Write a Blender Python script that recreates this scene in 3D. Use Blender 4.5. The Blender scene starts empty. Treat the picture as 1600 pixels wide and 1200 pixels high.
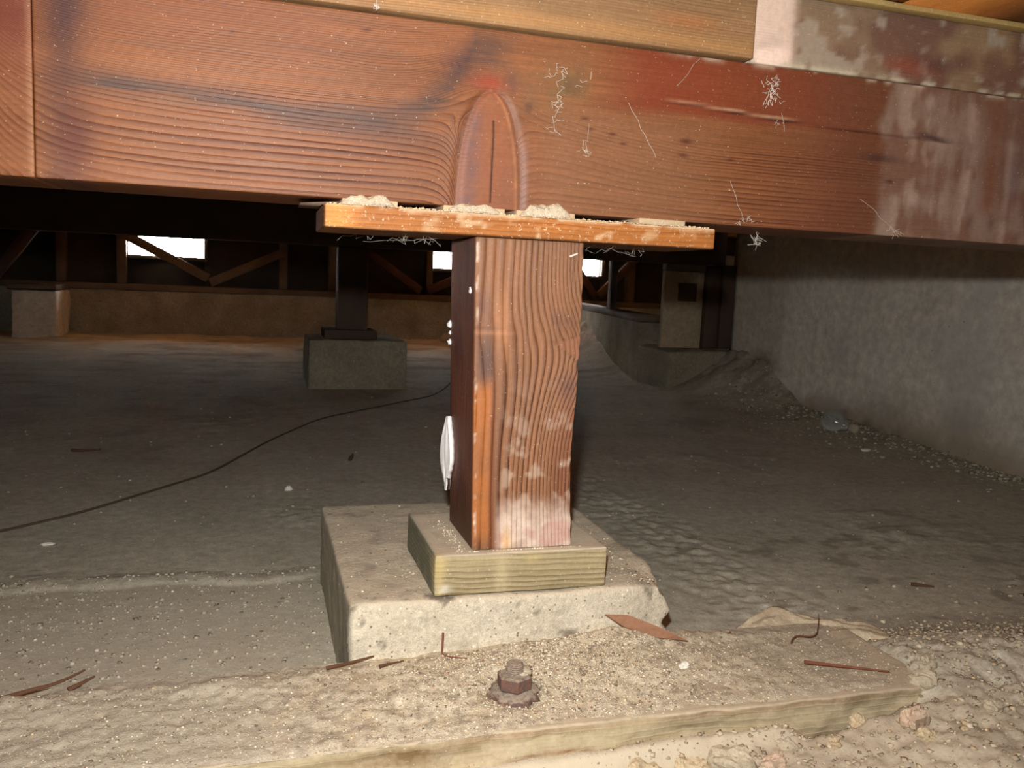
import bpy, math, random
import numpy as np
from mathutils import Vector, Matrix
random.seed(7); RNG = np.random.default_rng(7)
SC = bpy.context.scene
COL = SC.collection
# ------------------------------------------------------------------ camera, world, flash, exposure
YAW, PIT, ROL = math.radians(-16.957307), math.radians(6.840610), math.radians(2.455794)
FPX = 1324.99
CAMPOS = np.array([-0.17203, -0.66712, 0.22455])
Fv = np.array([-math.sin(YAW)*math.cos(PIT), math.cos(YAW)*math.cos(PIT), -math.sin(PIT)])
R0 = np.array([math.cos(YAW), math.sin(YAW), 0.0]); U0 = np.cross(R0, Fv)
Rv = math.cos(ROL)*R0 + math.sin(ROL)*U0
Uv = -math.sin(ROL)*R0 + math.cos(ROL)*U0
cd = bpy.data.cameras.new('camera'); cam = bpy.data.objects.new('camera', cd); COL.objects.link(cam)
M = Matrix(((Rv[0], Uv[0], -Fv[0], CAMPOS[0]), (Rv[1], Uv[1], -Fv[1], CAMPOS[1]), (Rv[2], Uv[2], -Fv[2], CAMPOS[2]), (0, 0, 0, 1)))
cam.matrix_world = M
cd.sensor_width = 36; cd.lens = FPX/1600*36; cd.clip_start = .01; cd.clip_end = 100
SC.camera = cam
W = bpy.data.worlds.new('world'); SC.world = W; W.use_nodes = True
bg = W.node_tree.nodes['Background']; bg.inputs[0].default_value = (.95, .985, 1, 1); bg.inputs[1].default_value = 34.0
# the camera's flash: a small lamp just above and left of the lens
fl = bpy.data.lights.new('camera_flash', 'SPOT'); flo = bpy.data.objects.new('camera_flash', fl); COL.objects.link(flo)
FM = M.copy(); fp = CAMPOS + Uv*.067 - Rv*.012 + Fv*.01
FM.translation = Vector(fp); flo.matrix_world = FM
fl.energy = 29; fl.color = (1, .975, .93); fl.spot_size = math.radians(140); fl.spot_blend = 1.0; fl.shadow_soft_size = .008
SC.view_settings.view_transform = 'Standard'; SC.view_settings.look = 'None'
SC.view_settings.gamma = 1; SC.view_settings.use_curve_mapping = False
SC.view_settings.exposure = 0.0

# ------------------------------------------------------------------ helpers
def lin(r, g, b):
    f = lambda c: ((c/255+.055)/1.055)**2.4 if c > 10 else c/255/12.92
    return (f(r), f(g), f(b))
_perm = np.random.default_rng(3).permutation(4096)
_grad = np.random.default_rng(4).normal(size=(4096, 3)); _grad /= np.linalg.norm(_grad, axis=1)[:, None]
def perlin(P):
    P = np.asarray(P, float); I = np.floor(P).astype(int); f = P-I; w = f*f*f*(f*(f*6-15)+10)
    out = 0
    for a in (0, 1):
        for b in (0, 1):
            for c in (0, 1):
                h = _perm[(_perm[(_perm[(I[:, 0]+a) & 4095]+I[:, 1]+b) & 4095]+I[:, 2]+c) & 4095]
                g = _grad[h]; d = g[:, 0]*(f[:, 0]-a)+g[:, 1]*(f[:, 1]-b)+g[:, 2]*(f[:, 2]-c)
                out = out + d*(w[:, 0] if a else 1-w[:, 0])*(w[:, 1] if b else 1-w[:, 1])*(w[:, 2] if c else 1-w[:, 2])
    return out*1.6
def fbm(P, s, o=3, off=0.0):
    P = np.asarray(P, float)*s + off; r = 0; a = 1
    for i in range(o):
        r = r + a*perlin(P); P = P*2.03+11.3; a *= .5
    return r
def fb2(u, v, s, o=3, off=0.0): return fbm(np.stack([u, v, np.zeros_like(u)], 1), s, o, off)
def sst(x, a, b):
    t = np.clip((x-a)/(b-a), 0, 1); return t*t*(3-2*t)
def gau(x, m, s): return np.exp(-((x-m)/s)**2)

def mesh_obj(name, V, Fc, mat=None, parent=None, smooth=False):
    me = bpy.data.meshes.new(name)
    V = np.asarray(V, float); Fc = np.asarray(Fc, dtype=np.int32)
    n, k = Fc.shape
    me.vertices.add(len(V)); me.vertices.foreach_set('co', V.ravel())
    me.loops.add(n*k); me.loops.foreach_set('vertex_index', Fc.ravel())
    me.polygons.add(n); me.polygons.foreach_set('loop_start', np.arange(0, n*k, k, dtype=np.int32))
    me.update(calc_edges=True)
    if smooth: me.polygons.foreach_set('use_smooth', np.ones(n, bool))
    me.validate()
    if mat: me.materials.append(mat)
    o = bpy.data.objects.new(name, me); COL.objects.link(o)
    if parent: o.parent = parent
    return o
def setattr_f(o, name, arr):
    a = o.data.attributes.new(name, 'FLOAT', 'POINT'); a.data.foreach_set('value', np.asarray(arr, np.float32))
def setattr_c(o, name, arr):
    a = o.data.attributes.new(name, 'FLOAT_COLOR', 'POINT'); a.data.foreach_set('color', np.asarray(arr, np.float32).ravel())
def tag(o, label, cat, group=None, kind=None):
    o['label'] = label; o['category'] = cat
    if group: o['group'] = group
    if kind: o['kind'] = kind
    return o
def struct(o): o['kind'] = 'structure'; return o
def thing(name, label, cat, loc=(0, 0, 0), group=None):
    o = bpy.data.objects.new(name, None); o.empty_display_size = .05; COL.objects.link(o); o.location = loc
    tag(o, label, cat, group); return o
def put(o, parent):      # parent keeping world placement of an object whose mesh is in world coordinates
    o.parent = parent; o.matrix_parent_inverse = Matrix.Translation(-Vector(parent.location)); return o

def gridbox(xs, ys, zs):
    nx, ny, nz = len(xs), len(ys), len(zs)
    idx = -np.ones((nx, ny, nz), int)
    m = np.zeros((nx, ny, nz), bool)
    m[0] = m[-1] = True; m[:, 0] = m[:, -1] = True; m[:, :, 0] = m[:, :, -1] = True
    idx[m] = np.arange(m.sum())
    X, Y, Z = np.meshgrid(xs, ys, zs, indexing='ij')
    V = np.stack([X[m], Y[m], Z[m]], 1); Fs = []
    def side(A, flip):
        q = np.stack([A[:-1, :-1], A[1:, :-1], A[1:, 1:], A[:-1, 1:]], -1).reshape(-1, 4)
        Fs.append(q[:, ::-1] if flip else q)
    side(idx[:, :, 0], True); side(idx[:, :, -1], False)
    side(idx[:, 0, :], False); side(idx[:, -1, :], True)
    side(idx[0], True); side(idx[-1], False)
    return V, np.concatenate(Fs)
def axis(a, b, step, r):
    n = max(1, int(round((b-a-2*r)/step)))
    mid = np.linspace(a+r, b-r, n+1)
    if r <= 0: return mid
    return np.concatenate([[a, a+r*.35], mid, [b-r*.35, b]])
def roundbox(V, lo, hi, r):
    lo = np.array(lo)+r; hi = np.array(hi)-r
    c = np.clip(V, lo, hi); d = V-c; L = np.linalg.norm(d, axis=1)
    k = L > 1e-9
    out = V.copy(); mx = np.abs(d).max(1)
    # points on the flat sides keep their place; edges and corners are drawn in to radius r
    out[k] = c[k]+d[k]/L[k][:, None]*np.minimum(L[k], r)[:, None]
    return out
class Layers:
    def __init__(s, n): s.c = np.zeros((n, 3)); s.a = np.zeros(n)
    def add(s, col, m):
        m = np.clip(m, 0, 1); s.c = s.c*(1-m)[:, None]+np.array(lin(*col))[None]*m[:, None]; s.a = s.a*(1-m)+m
    def out(s): return np.concatenate([s.c, s.a[:, None]], 1)

# ------------------------------------------------------------------ materials
def newmat(name):
    m = bpy.data.materials.new(name); m.use_nodes = True; nt = m.node_tree
    return m, nt, nt.nodes['Principled BSDF']
def N(nt, t, **k):
    n = nt.nodes.new(t)
    for a, b in k.items(): setattr(n, a, b)
    return n
def link(nt, a, b): nt.links.new(a, b)
def math_(nt, op, a, b=None, c=None):
    n = N(nt, 'ShaderNodeMath', operation=op)
    for i, v in enumerate((a, b, c)):
        if v is None: continue
        if hasattr(v, 'is_output'): link(nt, v, n.inputs[i])
        else: n.inputs[i].default_value = v
    return n.outputs[0]
def ramp(nt, fac, pts):
    n = N(nt, 'ShaderNodeValToRGB'); link(nt, fac, n.inputs[0]); el = n.color_ramp.elements
    while len(el) < len(pts): el.new(.5)
    for e, (p, c) in zip(el, pts):
        e.position = p; e.color = (c, c, c, 1) if not hasattr(c, '__len__') else (*c, 1)
    return n.outputs[0]
def mix(nt, fac, a, b, mode='MIX'):
    n = N(nt, 'ShaderNodeMix', data_type='RGBA', blend_type=mode)
    for s, v in ((n.inputs[0], fac), (n.inputs[6], a), (n.inputs[7], b)):
        if hasattr(v, 'is_output'): link(nt, v, s)
        elif hasattr(v, '__len__'): s.default_value = (*v[:3], 1)
        else: s.default_value = v
    return n.outputs[2]
def noise(nt, vec, scale, detail=3, rough=.55, dist=0.0):
    n = N(nt, 'ShaderNodeTexNoise'); n.inputs['Scale'].default_value = scale; n.inputs['Detail'].default_value = detail
    n.inputs['Roughness'].default_value = rough; n.inputs['Distortion'].default_value = dist
    link(nt, vec, n.inputs['Vector']); return n.outputs['Fac']
def mapping(nt, vec, scale):
    n = N(nt, 'ShaderNodeMapping'); n.inputs['Scale'].default_value = scale; link(nt, vec, n.inputs[0]); return n.outputs[0]
def bump(nt, h, strength, dist, bs, prev=None):
    n = N(nt, 'ShaderNodeBump'); n.inputs['Strength'].default_value = strength; n.inputs['Distance'].default_value = dist
    link(nt, h, n.inputs['Height'])
    if prev is not None: link(nt, prev, n.inputs['Normal'])
    link(nt, n.outputs[0], bs.inputs['Normal']); return n.outputs[0]
def stain_over(nt, col):
    a = N(nt, 'ShaderNodeAttribute', attribute_name='stain')
    k = mix(nt, a.outputs['Alpha'], col, (0, 0, 0))
    return mix(nt, 1.0, k, a.outputs['Color'], 'ADD')
def wood(name, light, dark, grain=(1, 60, 60), strength=.8, rough=.6, specks=0.0, ridge=.0006, ringvar=.6, stain=True, rings=True, dusty=0.0):
    m, nt, bs = newmat(name)
    tc = N(nt, 'ShaderNodeTexCoord').outputs['Object']
    base = lin(*light)
    fib = noise(nt, mapping(nt, tc, grain), 14, 4, .6)
    mot = noise(nt, mapping(nt, tc, tuple(g**.5 for g in grain)), 5, 3)
    if rings:
        ph = N(nt, 'ShaderNodeAttribute', attribute_name='phase').outputs['Fac']
        ph = math_(nt, 'ADD', ph, math_(nt, 'MULTIPLY', fib, .25))
        fr = math_(nt, 'FRACT', ph); fo = math_(nt, 'FLOOR', ph)
        wn = N(nt, 'ShaderNodeTexWhiteNoise', noise_dimensions='1D'); link(nt, fo, wn.inputs['W'])
        prof = ramp(nt, fr, [(0, .0), (.35, .12), (.68, .55), (.84, 1.0), (.93, .75), (1.0, 0.0)])
        k = math_(nt, 'MULTIPLY', prof, math_(nt, 'MULTIPLY_ADD', wn.outputs['Value'], ringvar, strength-ringvar*.5))
        amp_ = N(nt, 'ShaderNodeAttribute', attribute_name='ringamp').outputs['Fac']
        k = math_(nt, 'MULTIPLY', k, amp_)
        prof = math_(nt, 'MULTIPLY', prof, amp_)
    else:
        k = math_(nt, 'MULTIPLY', ramp(nt, fib, [(.4, 0), (.65, 1)]), strength)
    c = mix(nt, k, base, lin(*dark))
    c = mix(nt, 1.0, c, ramp(nt, fib, [(.25, .72), (.75, 1.18)]), 'MULTIPLY')
    c = mix(nt, 1.0, c, ramp(nt, mot, [(.3, .82), (.7, 1.14)]), 'MULTIPLY')
    if stain: c = stain_over(nt, c)
    blot = noise(nt, tc, 240, 3, .7)
    c = mix(nt, 1.0, c, ramp(nt, blot, [(.3, .9), (.7, 1.08)]), 'MULTIPLY')
    if dusty: c = mix(nt, math_(nt, 'MULTIPLY', ramp(nt, noise(nt, tc, 60, 4, .7), [(.42, 0), (.75, 1)]), dusty), c, lin(196, 182, 158))
    if specks:
        sp = ramp(nt, noise(nt, tc, 520, 2, .6), [(.70-.1*specks, 0), (.78-.1*specks, 1)])
        c = mix(nt, math_(nt, 'MULTIPLY', sp, .7), c, lin(225, 212, 185))
    link(nt, c, bs.inputs['Base Color'])
    rr = math_(nt, 'MULTIPLY_ADD', fib, .3, rough-.15); link(nt, rr, bs.inputs['Roughness'])
    bs.inputs['Specular IOR Level'].default_value = .35
    b1 = bump(nt, fib, .5, .0006, bs)
    if rings and ridge: b1 = bump(nt, prof, .6, ridge, bs, b1)
    return m
def earth(name, c1, c2, scale=9, sp_scale=420, sp=.7, spcol=(205, 198, 182), rough=.95, bumpd=.004, stain=False, fine=.6, dark=True):
    m, nt, bs = newmat(name)
    tc = N(nt, 'ShaderNodeTexCoord').outputs['Object']
    a = noise(nt, tc, scale, 5, .6); b = noise(nt, tc, scale*14, 4, .7); c_ = noise(nt, tc, scale*70, 2, .7)
    c = mix(nt, ramp(nt, a, [(.35, 0), (.65, 1)]), lin(*c1), lin(*c2))
    c = mix(nt, 1.0, c, ramp(nt, b, [(.3, .78), (.7, 1.2)]), 'MULTIPLY')
    c = mix(nt, 1.0, c, ramp(nt, c_, [(.3, 1-.3*fine), (.7, 1+.3*fine)]), 'MULTIPLY')
    if stain: c = stain_over(nt, c)
    if sp:
        vo = N(nt, 'ShaderNodeTexVoronoi'); vo.inputs['Scale'].default_value = sp_scale; link(nt, tc, vo.inputs['Vector'])
        sx = N(nt, 'ShaderNodeSeparateColor'); link(nt, vo.outputs['Color'], sx.inputs[0])
        near = ramp(nt, vo.outputs['Distance'], [(.16, 1), (.3, 0)])
        pick = ramp(nt, sx.outputs[0], [(1-.10*sp, 0), (1-.10*sp+.01, 1)])
        c = mix(nt, math_(nt, 'MULTIPLY', near, pick), c, lin(*spcol))
        if dark:
            pick2 = ramp(nt, sx.outputs[1], [(1-.08*sp, 0), (1-.08*sp+.01, 1)])
            c = mix(nt, math_(nt, 'MULTIPLY', math_(nt, 'MULTIPLY', near, pick2), .7), c, lin(60, 50, 42))
    link(nt, c, bs.inputs['Base Color']); bs.inputs['Roughness'].default_value = rough
    bs.inputs['Specular IOR Level'].default_value = .2
    b1 = bump(nt, b, .6, bumpd, bs); bump(nt, c_, .6, bumpd*.3, bs, b1)
    return m
def plain(name, col, rough=.6, metal=0.0, var=.15, scale=60, bumpd=.0005, spec=.4):
    m, nt, bs = newmat(name)
    tc = N(nt, 'ShaderNodeTexCoord').outputs['Object']
    a = noise(nt, tc, scale, 4, .65)
    c = mix(nt, 1.0, lin(*col), ramp(nt, a, [(.3, 1-var), (.7, 1+var)]), 'MULTIPLY')
    link(nt, c, bs.inputs['Base Color']); bs.inputs['Roughness'].default_value = rough; bs.inputs['Metallic'].default_value = metal
    bs.inputs['Specular IOR Level'].default_value = spec
    bump(nt, a, .5, bumpd, bs); return m
def tinted(name, rough=.9):
    m, nt, bs = newmat(name)
    at = N(nt, 'ShaderNodeAttribute', attribute_name='tint')
    link(nt, at.outputs['Color'], bs.inputs['Base Color']); bs.inputs['Roughness'].default_value = rough
    bs.inputs['Specular IOR Level'].default_value = .2; return m

M_beam = wood('beam_wood', (138, 88, 54), (84, 42, 23), (1, 40, 40), .85, .52, specks=.02, ringvar=.9)
M_plate = wood('plate_wood', (152, 120, 84), (112, 80, 52), (1, 40, 40), .45, .6, specks=.35)
M_post = wood('post_wood', (145, 101, 70), (80, 43, 25), (40, 40, 1), .85, .55, specks=.12, ridge=.0007)
M_shim = wood('shim_wood', (170, 108, 52), (138, 78, 34), (1.5, 40, 40), .45, .6, specks=.7)
M_pad = wood('pad_wood', (176, 162, 126), (124, 106, 76), (1, 40, 40), .8, .75, specks=.3, ridge=.0007)
M_sill = wood('mudsill_wood', (176, 160, 130), (148, 128, 98), (1, 30, 30), .35, .9, specks=.3, dusty=.45)
M_old = wood('old_framing_wood', (116, 104, 88), (90, 78, 66), (6, 6, 6), .5, .8, rings=False, stain=False)
M_oldred = wood('old_red_wood', (92, 74, 62), (70, 54, 46), (6, 6, 6), .5, .8, rings=False, stain=False)
M_siding = wood('dark_siding_wood', (64, 61, 54), (48, 45, 40), (3, 12, 12), .5, .85, rings=False, stain=False)
M_plank = wood('floorboard_wood', (196, 124, 56), (150, 84, 38), (40, 2, 40), .5, .6, rings=False, stain=False, specks=.4)
M_plankred = wood('red_floorboard_wood', (176, 92, 64), (140, 64, 44), (40, 2, 40), .5, .6, rings=False, stain=False, specks=.3)
M_yellow = wood('yellow_trim_wood', (190, 164, 104), (156, 124, 70), (1, 30, 30), .5, .7, rings=False, stain=False, specks=.6)
M_sliver = wood('sliver_wood', (166, 124, 96), (122, 80, 56), (8, 60, 60), .6, .7, rings=False, stain=False)
M_twig = plain('twig_bark', (96, 66, 48), .9)
M_twigred = plain('red_twig_bark', (122, 74, 58), .85)
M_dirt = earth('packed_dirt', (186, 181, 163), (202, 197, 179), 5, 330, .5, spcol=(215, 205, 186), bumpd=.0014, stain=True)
M_heap = earth('crumbly_debris', (214, 204, 180), (198, 186, 162), 22, 380, 2.2, spcol=(240, 230, 210), bumpd=.0025, stain=True, fine=1.2)
M_conc = earth('rough_concrete', (214, 204, 184), (200, 190, 168), 14, 240, 1.2, spcol=(240, 232, 214), bumpd=.0022, stain=True, fine=.8)
M_concfar = earth('old_concrete', (172, 166, 146), (142, 136, 118), 7, 90, .4, bumpd=.004)
M_concdark = earth('dusty_grey_concrete', (170, 162, 140), (150, 142, 122), 8, 150, .4, bumpd=.002)
M_plaster = earth('grey_plaster', (238, 232, 218), (226, 218, 202), 3, 120, .15, bumpd=.0006, stain=True, fine=.12)
M_pale = earth('pale_panel', (188, 172, 144), (172, 154, 128), 6, 100, .2, bumpd=.001, fine=.2)
M_stone1 = earth('tan_stone', (206, 188, 156), (184, 166, 136), 40, 300, .8, bumpd=.0012)
M_stone2 = earth('pink_stone', (206, 182, 158), (188, 166, 144), 40, 300, .8, bumpd=.0012)
M_stone3 = earth('grey_stone', (196, 184, 160), (176, 164, 142), 40, 300, .8, bumpd=.0012)
M_caulk = plain('white_caulk', (238, 238, 238), .5, var=.04)
def dusty_rust():
    m, nt, bs = newmat('rusty_iron'); tc = N(nt, 'ShaderNodeTexCoord').outputs['Object']
    a = noise(nt, tc, 260, 4, .7); g = N(nt, 'ShaderNodeNewGeometry'); sx = N(nt, 'ShaderNodeSeparateXYZ'); link(nt, g.outputs['Normal'], sx.inputs[0])
    up = math_(nt, 'ADD', math_(nt, 'MULTIPLY', sx.outputs[2], .8), math_(nt, 'MULTIPLY', math_(nt, 'SUBTRACT', a, .5), 1.4))
    c = mix(nt, ramp(nt, a, [(.4, 0), (.65, 1)]), lin(92, 78, 72), lin(126, 84, 70))
    c = mix(nt, math_(nt, 'MULTIPLY', ramp(nt, up, [(.35, 0), (.8, 1)]), .85), c, lin(166, 154, 136))
    link(nt, c, bs.inputs['Base Color']); bs.inputs['Roughness'].default_value = .85; bump(nt, a, .8, .0015, bs); return m
M_rust = dusty_rust()
M_wire = plain('brown_cord_sheath', (84, 70, 56), .8)
M_web = plain('dusty_web', (214, 206, 194), .9)
M_leaf = plain('dry_leaf', (64, 46, 32), .8)
M_paper = plain('white_scrap', (226, 222, 212), .8)
M_tint = tinted('crumbs')
mg, ntg, bsg = newmat('clear_bulb_glass')
bsg.inputs['Transmission Weight'].default_value = .85; bsg.inputs['Base Color'].default_value = (.8, .85, .83, 1); bsg.inputs['Roughness'].default_value = .12; bsg.inputs['IOR'].default_value = 1.3
M_glass = mg

# ------------------------------------------------------------------ big structure: ground, ceiling, walls
SZ = -.085          # top of the mudsill
def ground(u, v):
    h = -.127 + .006*fb2(u, v, 2.2, 3) + .0022*fb2(u, v, 14, 3, 5.1) + .0009*fb2(u, v, 70, 3, 9.7)
    # step down towards the camera on the left (old trench edge)
    edge = .315 + .012*fb2(u, v*0, 7, 2) + .10*sst(-u, .25, .6)*0
    side = 1-sst(u, -.10, -.02)
    edge = edge + .02*fb2(u, v, 4, 2, 7)
    low = (1-sst(v, edge-.045, edge))*side
    h = h - .017*low + .003*gau(v, edge+.01, .02)*side
    rough = (1-sst(v, .0, .40))
    h += rough*(.0012*fb2(u, v, 38, 3, 2.2)+.0010*fb2(u, v, 130, 2, 3.2))
    # clods and clawed lumps on the right of the pier
    rr = sst(u, .19, .26)*(1-sst(v, .06, .30))
    h += rr*(.008*np.maximum(0, fb2(u, v, 18, 3, 6.6)) - .004)
    # bank buried against the pier and the back edge of the sill
    h = np.maximum(h, np.where((u > -.10) & (u < .30), -.0865-.012*sst(-v, -.06, .03), -9)+.002*fb2(u, v, 45, 2)-.05*sst(v, -.02, .05)-.05*sst(u, .20, .30)-.04*sst(-u, .085, .11))
    # mound on the right end of the sill
    mound = sst(u, .335, .375)*(1-sst(u, .45, .85))*(gau(v, -.10, .10))
    h = np.maximum(h, -.127 + .047*mound + .0035*mound*fb2(u, v, 20, 3) + .0035*mound*fb2(u, v, 75, 3)+.0016*mound*fb2(u, v, 190, 2))
    h = np.maximum(h, -.125+.043*np.clip(1.5*np.exp(-((u-.378)/.042)**2-((v+.135)/.045)**2), 0, 1)+.0035*fb2(u, v, 45, 3, 3)*(gau(u, .38, .06)))
    # in front of the sill: loose fill that rises to the right
    fr = 1-sst(v, -.165, -.145)
    hf = -.150 + .042*sst(u, -.15, .20) + .026*sst(u, .2, .36) + .0025*fb2(u, v, 25, 3, 1.7)+.003*fb2(u, v, 80, 3, 1.1)+.0015*fb2(u, v, 200, 2, 6.1)
    h = np.maximum(h, -9)*(1-fr)+np.maximum(hf, np.where(u > .30, h, -9))*fr
    # under the sill itself keep low
    us = (u > -1.3) & (u < .34) & (v > -.145) & (v < -.03)
    h = np.where(us, np.minimum(h, -.107), h)
    # dirt piled against the foot of the right wall and around the far right footing
    w = gau(u, 1.46, .17)
    h += w*(.145*sst(v, 1.42, 1.82) + .018*sst(v, 1.0, 1.4) - .02*(1-sst(v, .8, 1.1)))*(1+.5*fb2(u, v, 9, 3)*.4)
    h += .022*gau(u, 1.27, .13)*gau(v, 1.85, .12)
    # lumps near the far wall
    h += sst(v, 2.3, 3.9)*(.012*fb2(u, v, 4, 3, 3.3)+.010)
    return h
us_ = np.concatenate([np.linspace(-3.2, -.62, 70)[:-1], np.arange(-.62, .72, .0036), np.linspace(.72, 1.8, 130)[1:], np.linspace(1.8, 2.6, 16)[1:]])
vs_ = np.concatenate([np.linspace(-1.6, -.26, 20)[:-1], np.arange(-.26, .62, .0036), np.linspace(.62, 2.2, 170)[1:], np.linspace(2.2, 4.3, 70)[1:]])
GU, GV = np.meshgrid(us_, vs_, indexing='ij')
gz = ground(GU.ravel(), GV.ravel())
nu, nv = len(us_), len(vs_)
idx = np.arange(nu*nv).reshape(nu, nv)
gf = np.stack([idx[:-1, :-1], idx[1:, :-1], idx[1:, 1:], idx[:-1, 1:]], -1).reshape(-1, 4)
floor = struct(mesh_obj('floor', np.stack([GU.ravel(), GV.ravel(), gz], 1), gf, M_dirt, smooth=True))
gu, gv = GU.ravel(), GV.ravel()
L = Layers(len(gu))
n1 = fb2(gu, gv, 6, 3, 8.8); n2 = fb2(gu, gv, 25, 3, 4.1)
L.add((214, 204, 178), sst(gv+.25*n2, 2.7, 3.6)*.85)                                            # pale far sand, brightened: daylight from the vents put into the colour
L.add((140, 130, 114), sst(n1+.5*n2, .15, .7)*.35*(sst(gv, .5, 1.2)))                    # damp patches
L.add((124, 114, 100), sst(fb2(gu, gv*2.5, 3, 3, 1.1), .1, .5)*.5*(sst(gv, 1.8, 2.6)))
L.add((202, 190, 166), (1-sst(gv, -.01, .05))*sst(gv, -.19, -.15)*.9*sst(gu, -.2, -.05)*(1-sst(gu, .22, .34)*.95))
L.add((188, 174, 152), (1-sst(gv, -.17, -.15))*.7*(1-sst(gu, .25, .5)*.7))
L.add((128, 116, 100), sst(n2+.5*n1, .2, .7)*sst(gu, .2, .35)*(1-sst(gv, .3, .6))*.5)
L.add((194, 186, 166), (1-sst(gv, .28, .33))*(1-sst(gu, -.12, -.08))*(.35+.4*sst(n2, -.2, .4)))
L.add((130, 116, 100), gau(gu, 1.40, .09)*sst(gv, .8, 1.1)*sst(n2, -.3, .3)*.6)
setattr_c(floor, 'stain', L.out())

def boxes_obj(name, boxes, mat, parent=None, bev=0.0):
    V = []; Fc = []
    for (x0, x1, y0, y1, z0, z1) in boxes:
        b = len(V)
        V += [(x0, y0, z0), (x1, y0, z0), (x1, y1, z0), (x0, y1, z0), (x0, y0, z1), (x1, y0, z1), (x1, y1, z1), (x0, y1, z1)]
        Fc += [[b, b+3, b+2, b+1], [b+4, b+5, b+6, b+7], [b, b+1, b+5, b+4], [b+1, b+2, b+6, b+5], [b+2, b+3, b+7, b+6], [b+3, b, b+4, b+7]]
    o = mesh_obj(name, V, Fc, mat)
    if parent: put(o, parent)
    if bev:
        m = o.modifiers.new('b', 'BEVEL'); m.width = bev; m.segments = 2
    return o
CZ = .4845     # underside of the floorboards
ceil = struct(boxes_obj('ceiling', [(-3.2, 2.6, -1.6, 4.3, CZ+.022, CZ+.06)], M_siding))
k = 0; x = .515-27*.14
while x < 2.6:
    red = abs(x-.515) < .01
    a, b = max(x, -3.2)+.001, min(x+.14, 2.6)-.001
    p = boxes_obj('plank', [(a, b, -1.6, 4.3, CZ, CZ+.02)], M_plankred if red else M_plank, ceil)
    x += .14
def rough_box(name, lo, hi, step, r, mat, amp=0.0, ns=20, parent=None, fn=None, layers=None, smooth=True, keepz0=False, phase=None, amp_fn=None):
    V, Fc = gridbox(axis(lo[0], hi[0], step[0], r), axis(lo[1], hi[1], step[1], r), axis(lo[2], hi[2], step[2], r))
    P0 = V.copy()
    if r: V = roundbox(V, lo, hi, r)
    if amp:
        c = (np.array(lo)+np.array(hi))/2; d = V-np.clip(V, np.array(lo)+.01, np.array(hi)-.01); Ln = np.linalg.norm(d, axis=1)+1e-9
        nn = d/Ln[:, None]; a = amp*fbm(V, ns, 4)
        V = V+nn*a[:, None]
    if fn: V = fn(V)
    o = mesh_obj(name, V, Fc, mat, smooth=smooth)
    if parent: put(o, parent)
    if phase is not None: setattr_f(o, 'phase', phase(P0)); setattr_f(o, 'ringamp', np.ones(len(P0)) if amp_fn is None else amp_fn(P0))
    if layers is not None: setattr_c(o, 'stain', layers(P0))
    else: setattr_c(o, 'stain', np.zeros((len(V), 4)))
    return o
# right plaster wall
def lay_wall(P):
    L = Layers(len(P)); n = fbm(P, 5, 3); n2 = fbm(P, 18, 3, 4)
    L.add((170, 152, 126), sst(-P[:, 2]+.05*n, .03, .12)*.8)
    L.add((120, 100, 80), sst(-P[:, 2]+.03*n2, .09, .13)*sst(P[:, 1], .9, 1.2)*.7)
    L.add((110, 88, 72), gau(P[:, 1], 1.72, .09)*gau(P[:, 2], .0, .03)*.8)
    L.add((200, 198, 196), sst(n, .1, .6)*.4)
    L.add((130, 112, 88), gau(P[:, 1], 1.13, .12)*gau(P[:, 2], -.08, .05)*.4)
    return L.out()
wr = struct(rough_box('wall_right', (1.40, -1.6, -.35), (1.50, 1.93, CZ-.001), (.1, .03, .02), 0, M_plaster, 0, layers=lay_wall, fn=lambda V: V+np.stack([np.where(V[:, 0] < 1.45, .004*fbm(V, 6, 3)*(np.abs(V[:, 2]) < .4), 0), 0*V[:, 0], 0*V[:, 0]], 1)))
wrf = struct(boxes_obj('wall_right_far', [(2.5, 2.6, 1.93, 4.3, -.35, CZ-.001), (1.5, 2.6, 1.83, 1.93, -.35, CZ-.001)], M_concdark))
wl = struct(boxes_obj('wall_left', [(-3.3, -3.2, -1.6, 4.3, -.35, CZ+.05)], M_concdark))
wb = struct(boxes_obj('wall_back', [(-3.3, 2.6, -1.7, -1.6, -.35, CZ+.05)], M_concdark))
# far wall: concrete stem, sill plate, boarded framing with three open vents
VENTS = [(-.80, -.43, .281, .387), (.745, 1.08, .284, .392), (1.46, 1.80, .281, .398)]
sid = []; x0 = -3.2
for (a, b, c, d) in VENTS:
    sid.append((x0, a, 4.09, 4.12, -.35, CZ+.05)); sid.append((a, b, 4.09, 4.12, -.35, c)); sid.append((a, b, 4.09, 4.12, d, CZ+.05)); x0 = b
sid.append((x0, 2.6, 4.09, 4.12, -.35, CZ+.05))
wf = struct(boxes_obj('wall_far', sid, M_siding))
rough_box('stem_wall', (-3.19, 4.0, -.35), (2.5, 4.085, .103), (.05, .05, .03), .004, M_concfar, .004, 12, wf)
boxes_obj('sill_plate', [(-3.19, 2.5, 3.995, 4.085, .104, .134)], M_old, wf, .003)
boxes_obj('top_plate', [(-3.19, 2.5, 4.0, 4.085, .405, CZ-.002)], M_old, wf, .003)
for (a, b, c, d) in VENTS:
    boxes_obj('vent_frame', [(a-.018, a, 4.06, 4.088, c-.018, d+.012), (b, b+.018, 4.06, 4.088, c-.018, d+.012), (a, b, 4.06, 4.088, c-.018, c)], M_old, wf)
for (a, b) in ((-1.12, -1.075), (-.845, -.80), (-.055, -.012), (.20, .24), (.735, .772), (1.40, 1.44), (1.96, 2.005), (-1.9, -1.86), (-2.6, -2.56)):
    boxes_obj('stud', [(a, b, 4.03, 4.088, .135, .404)], M_old, wf, .002)
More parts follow.
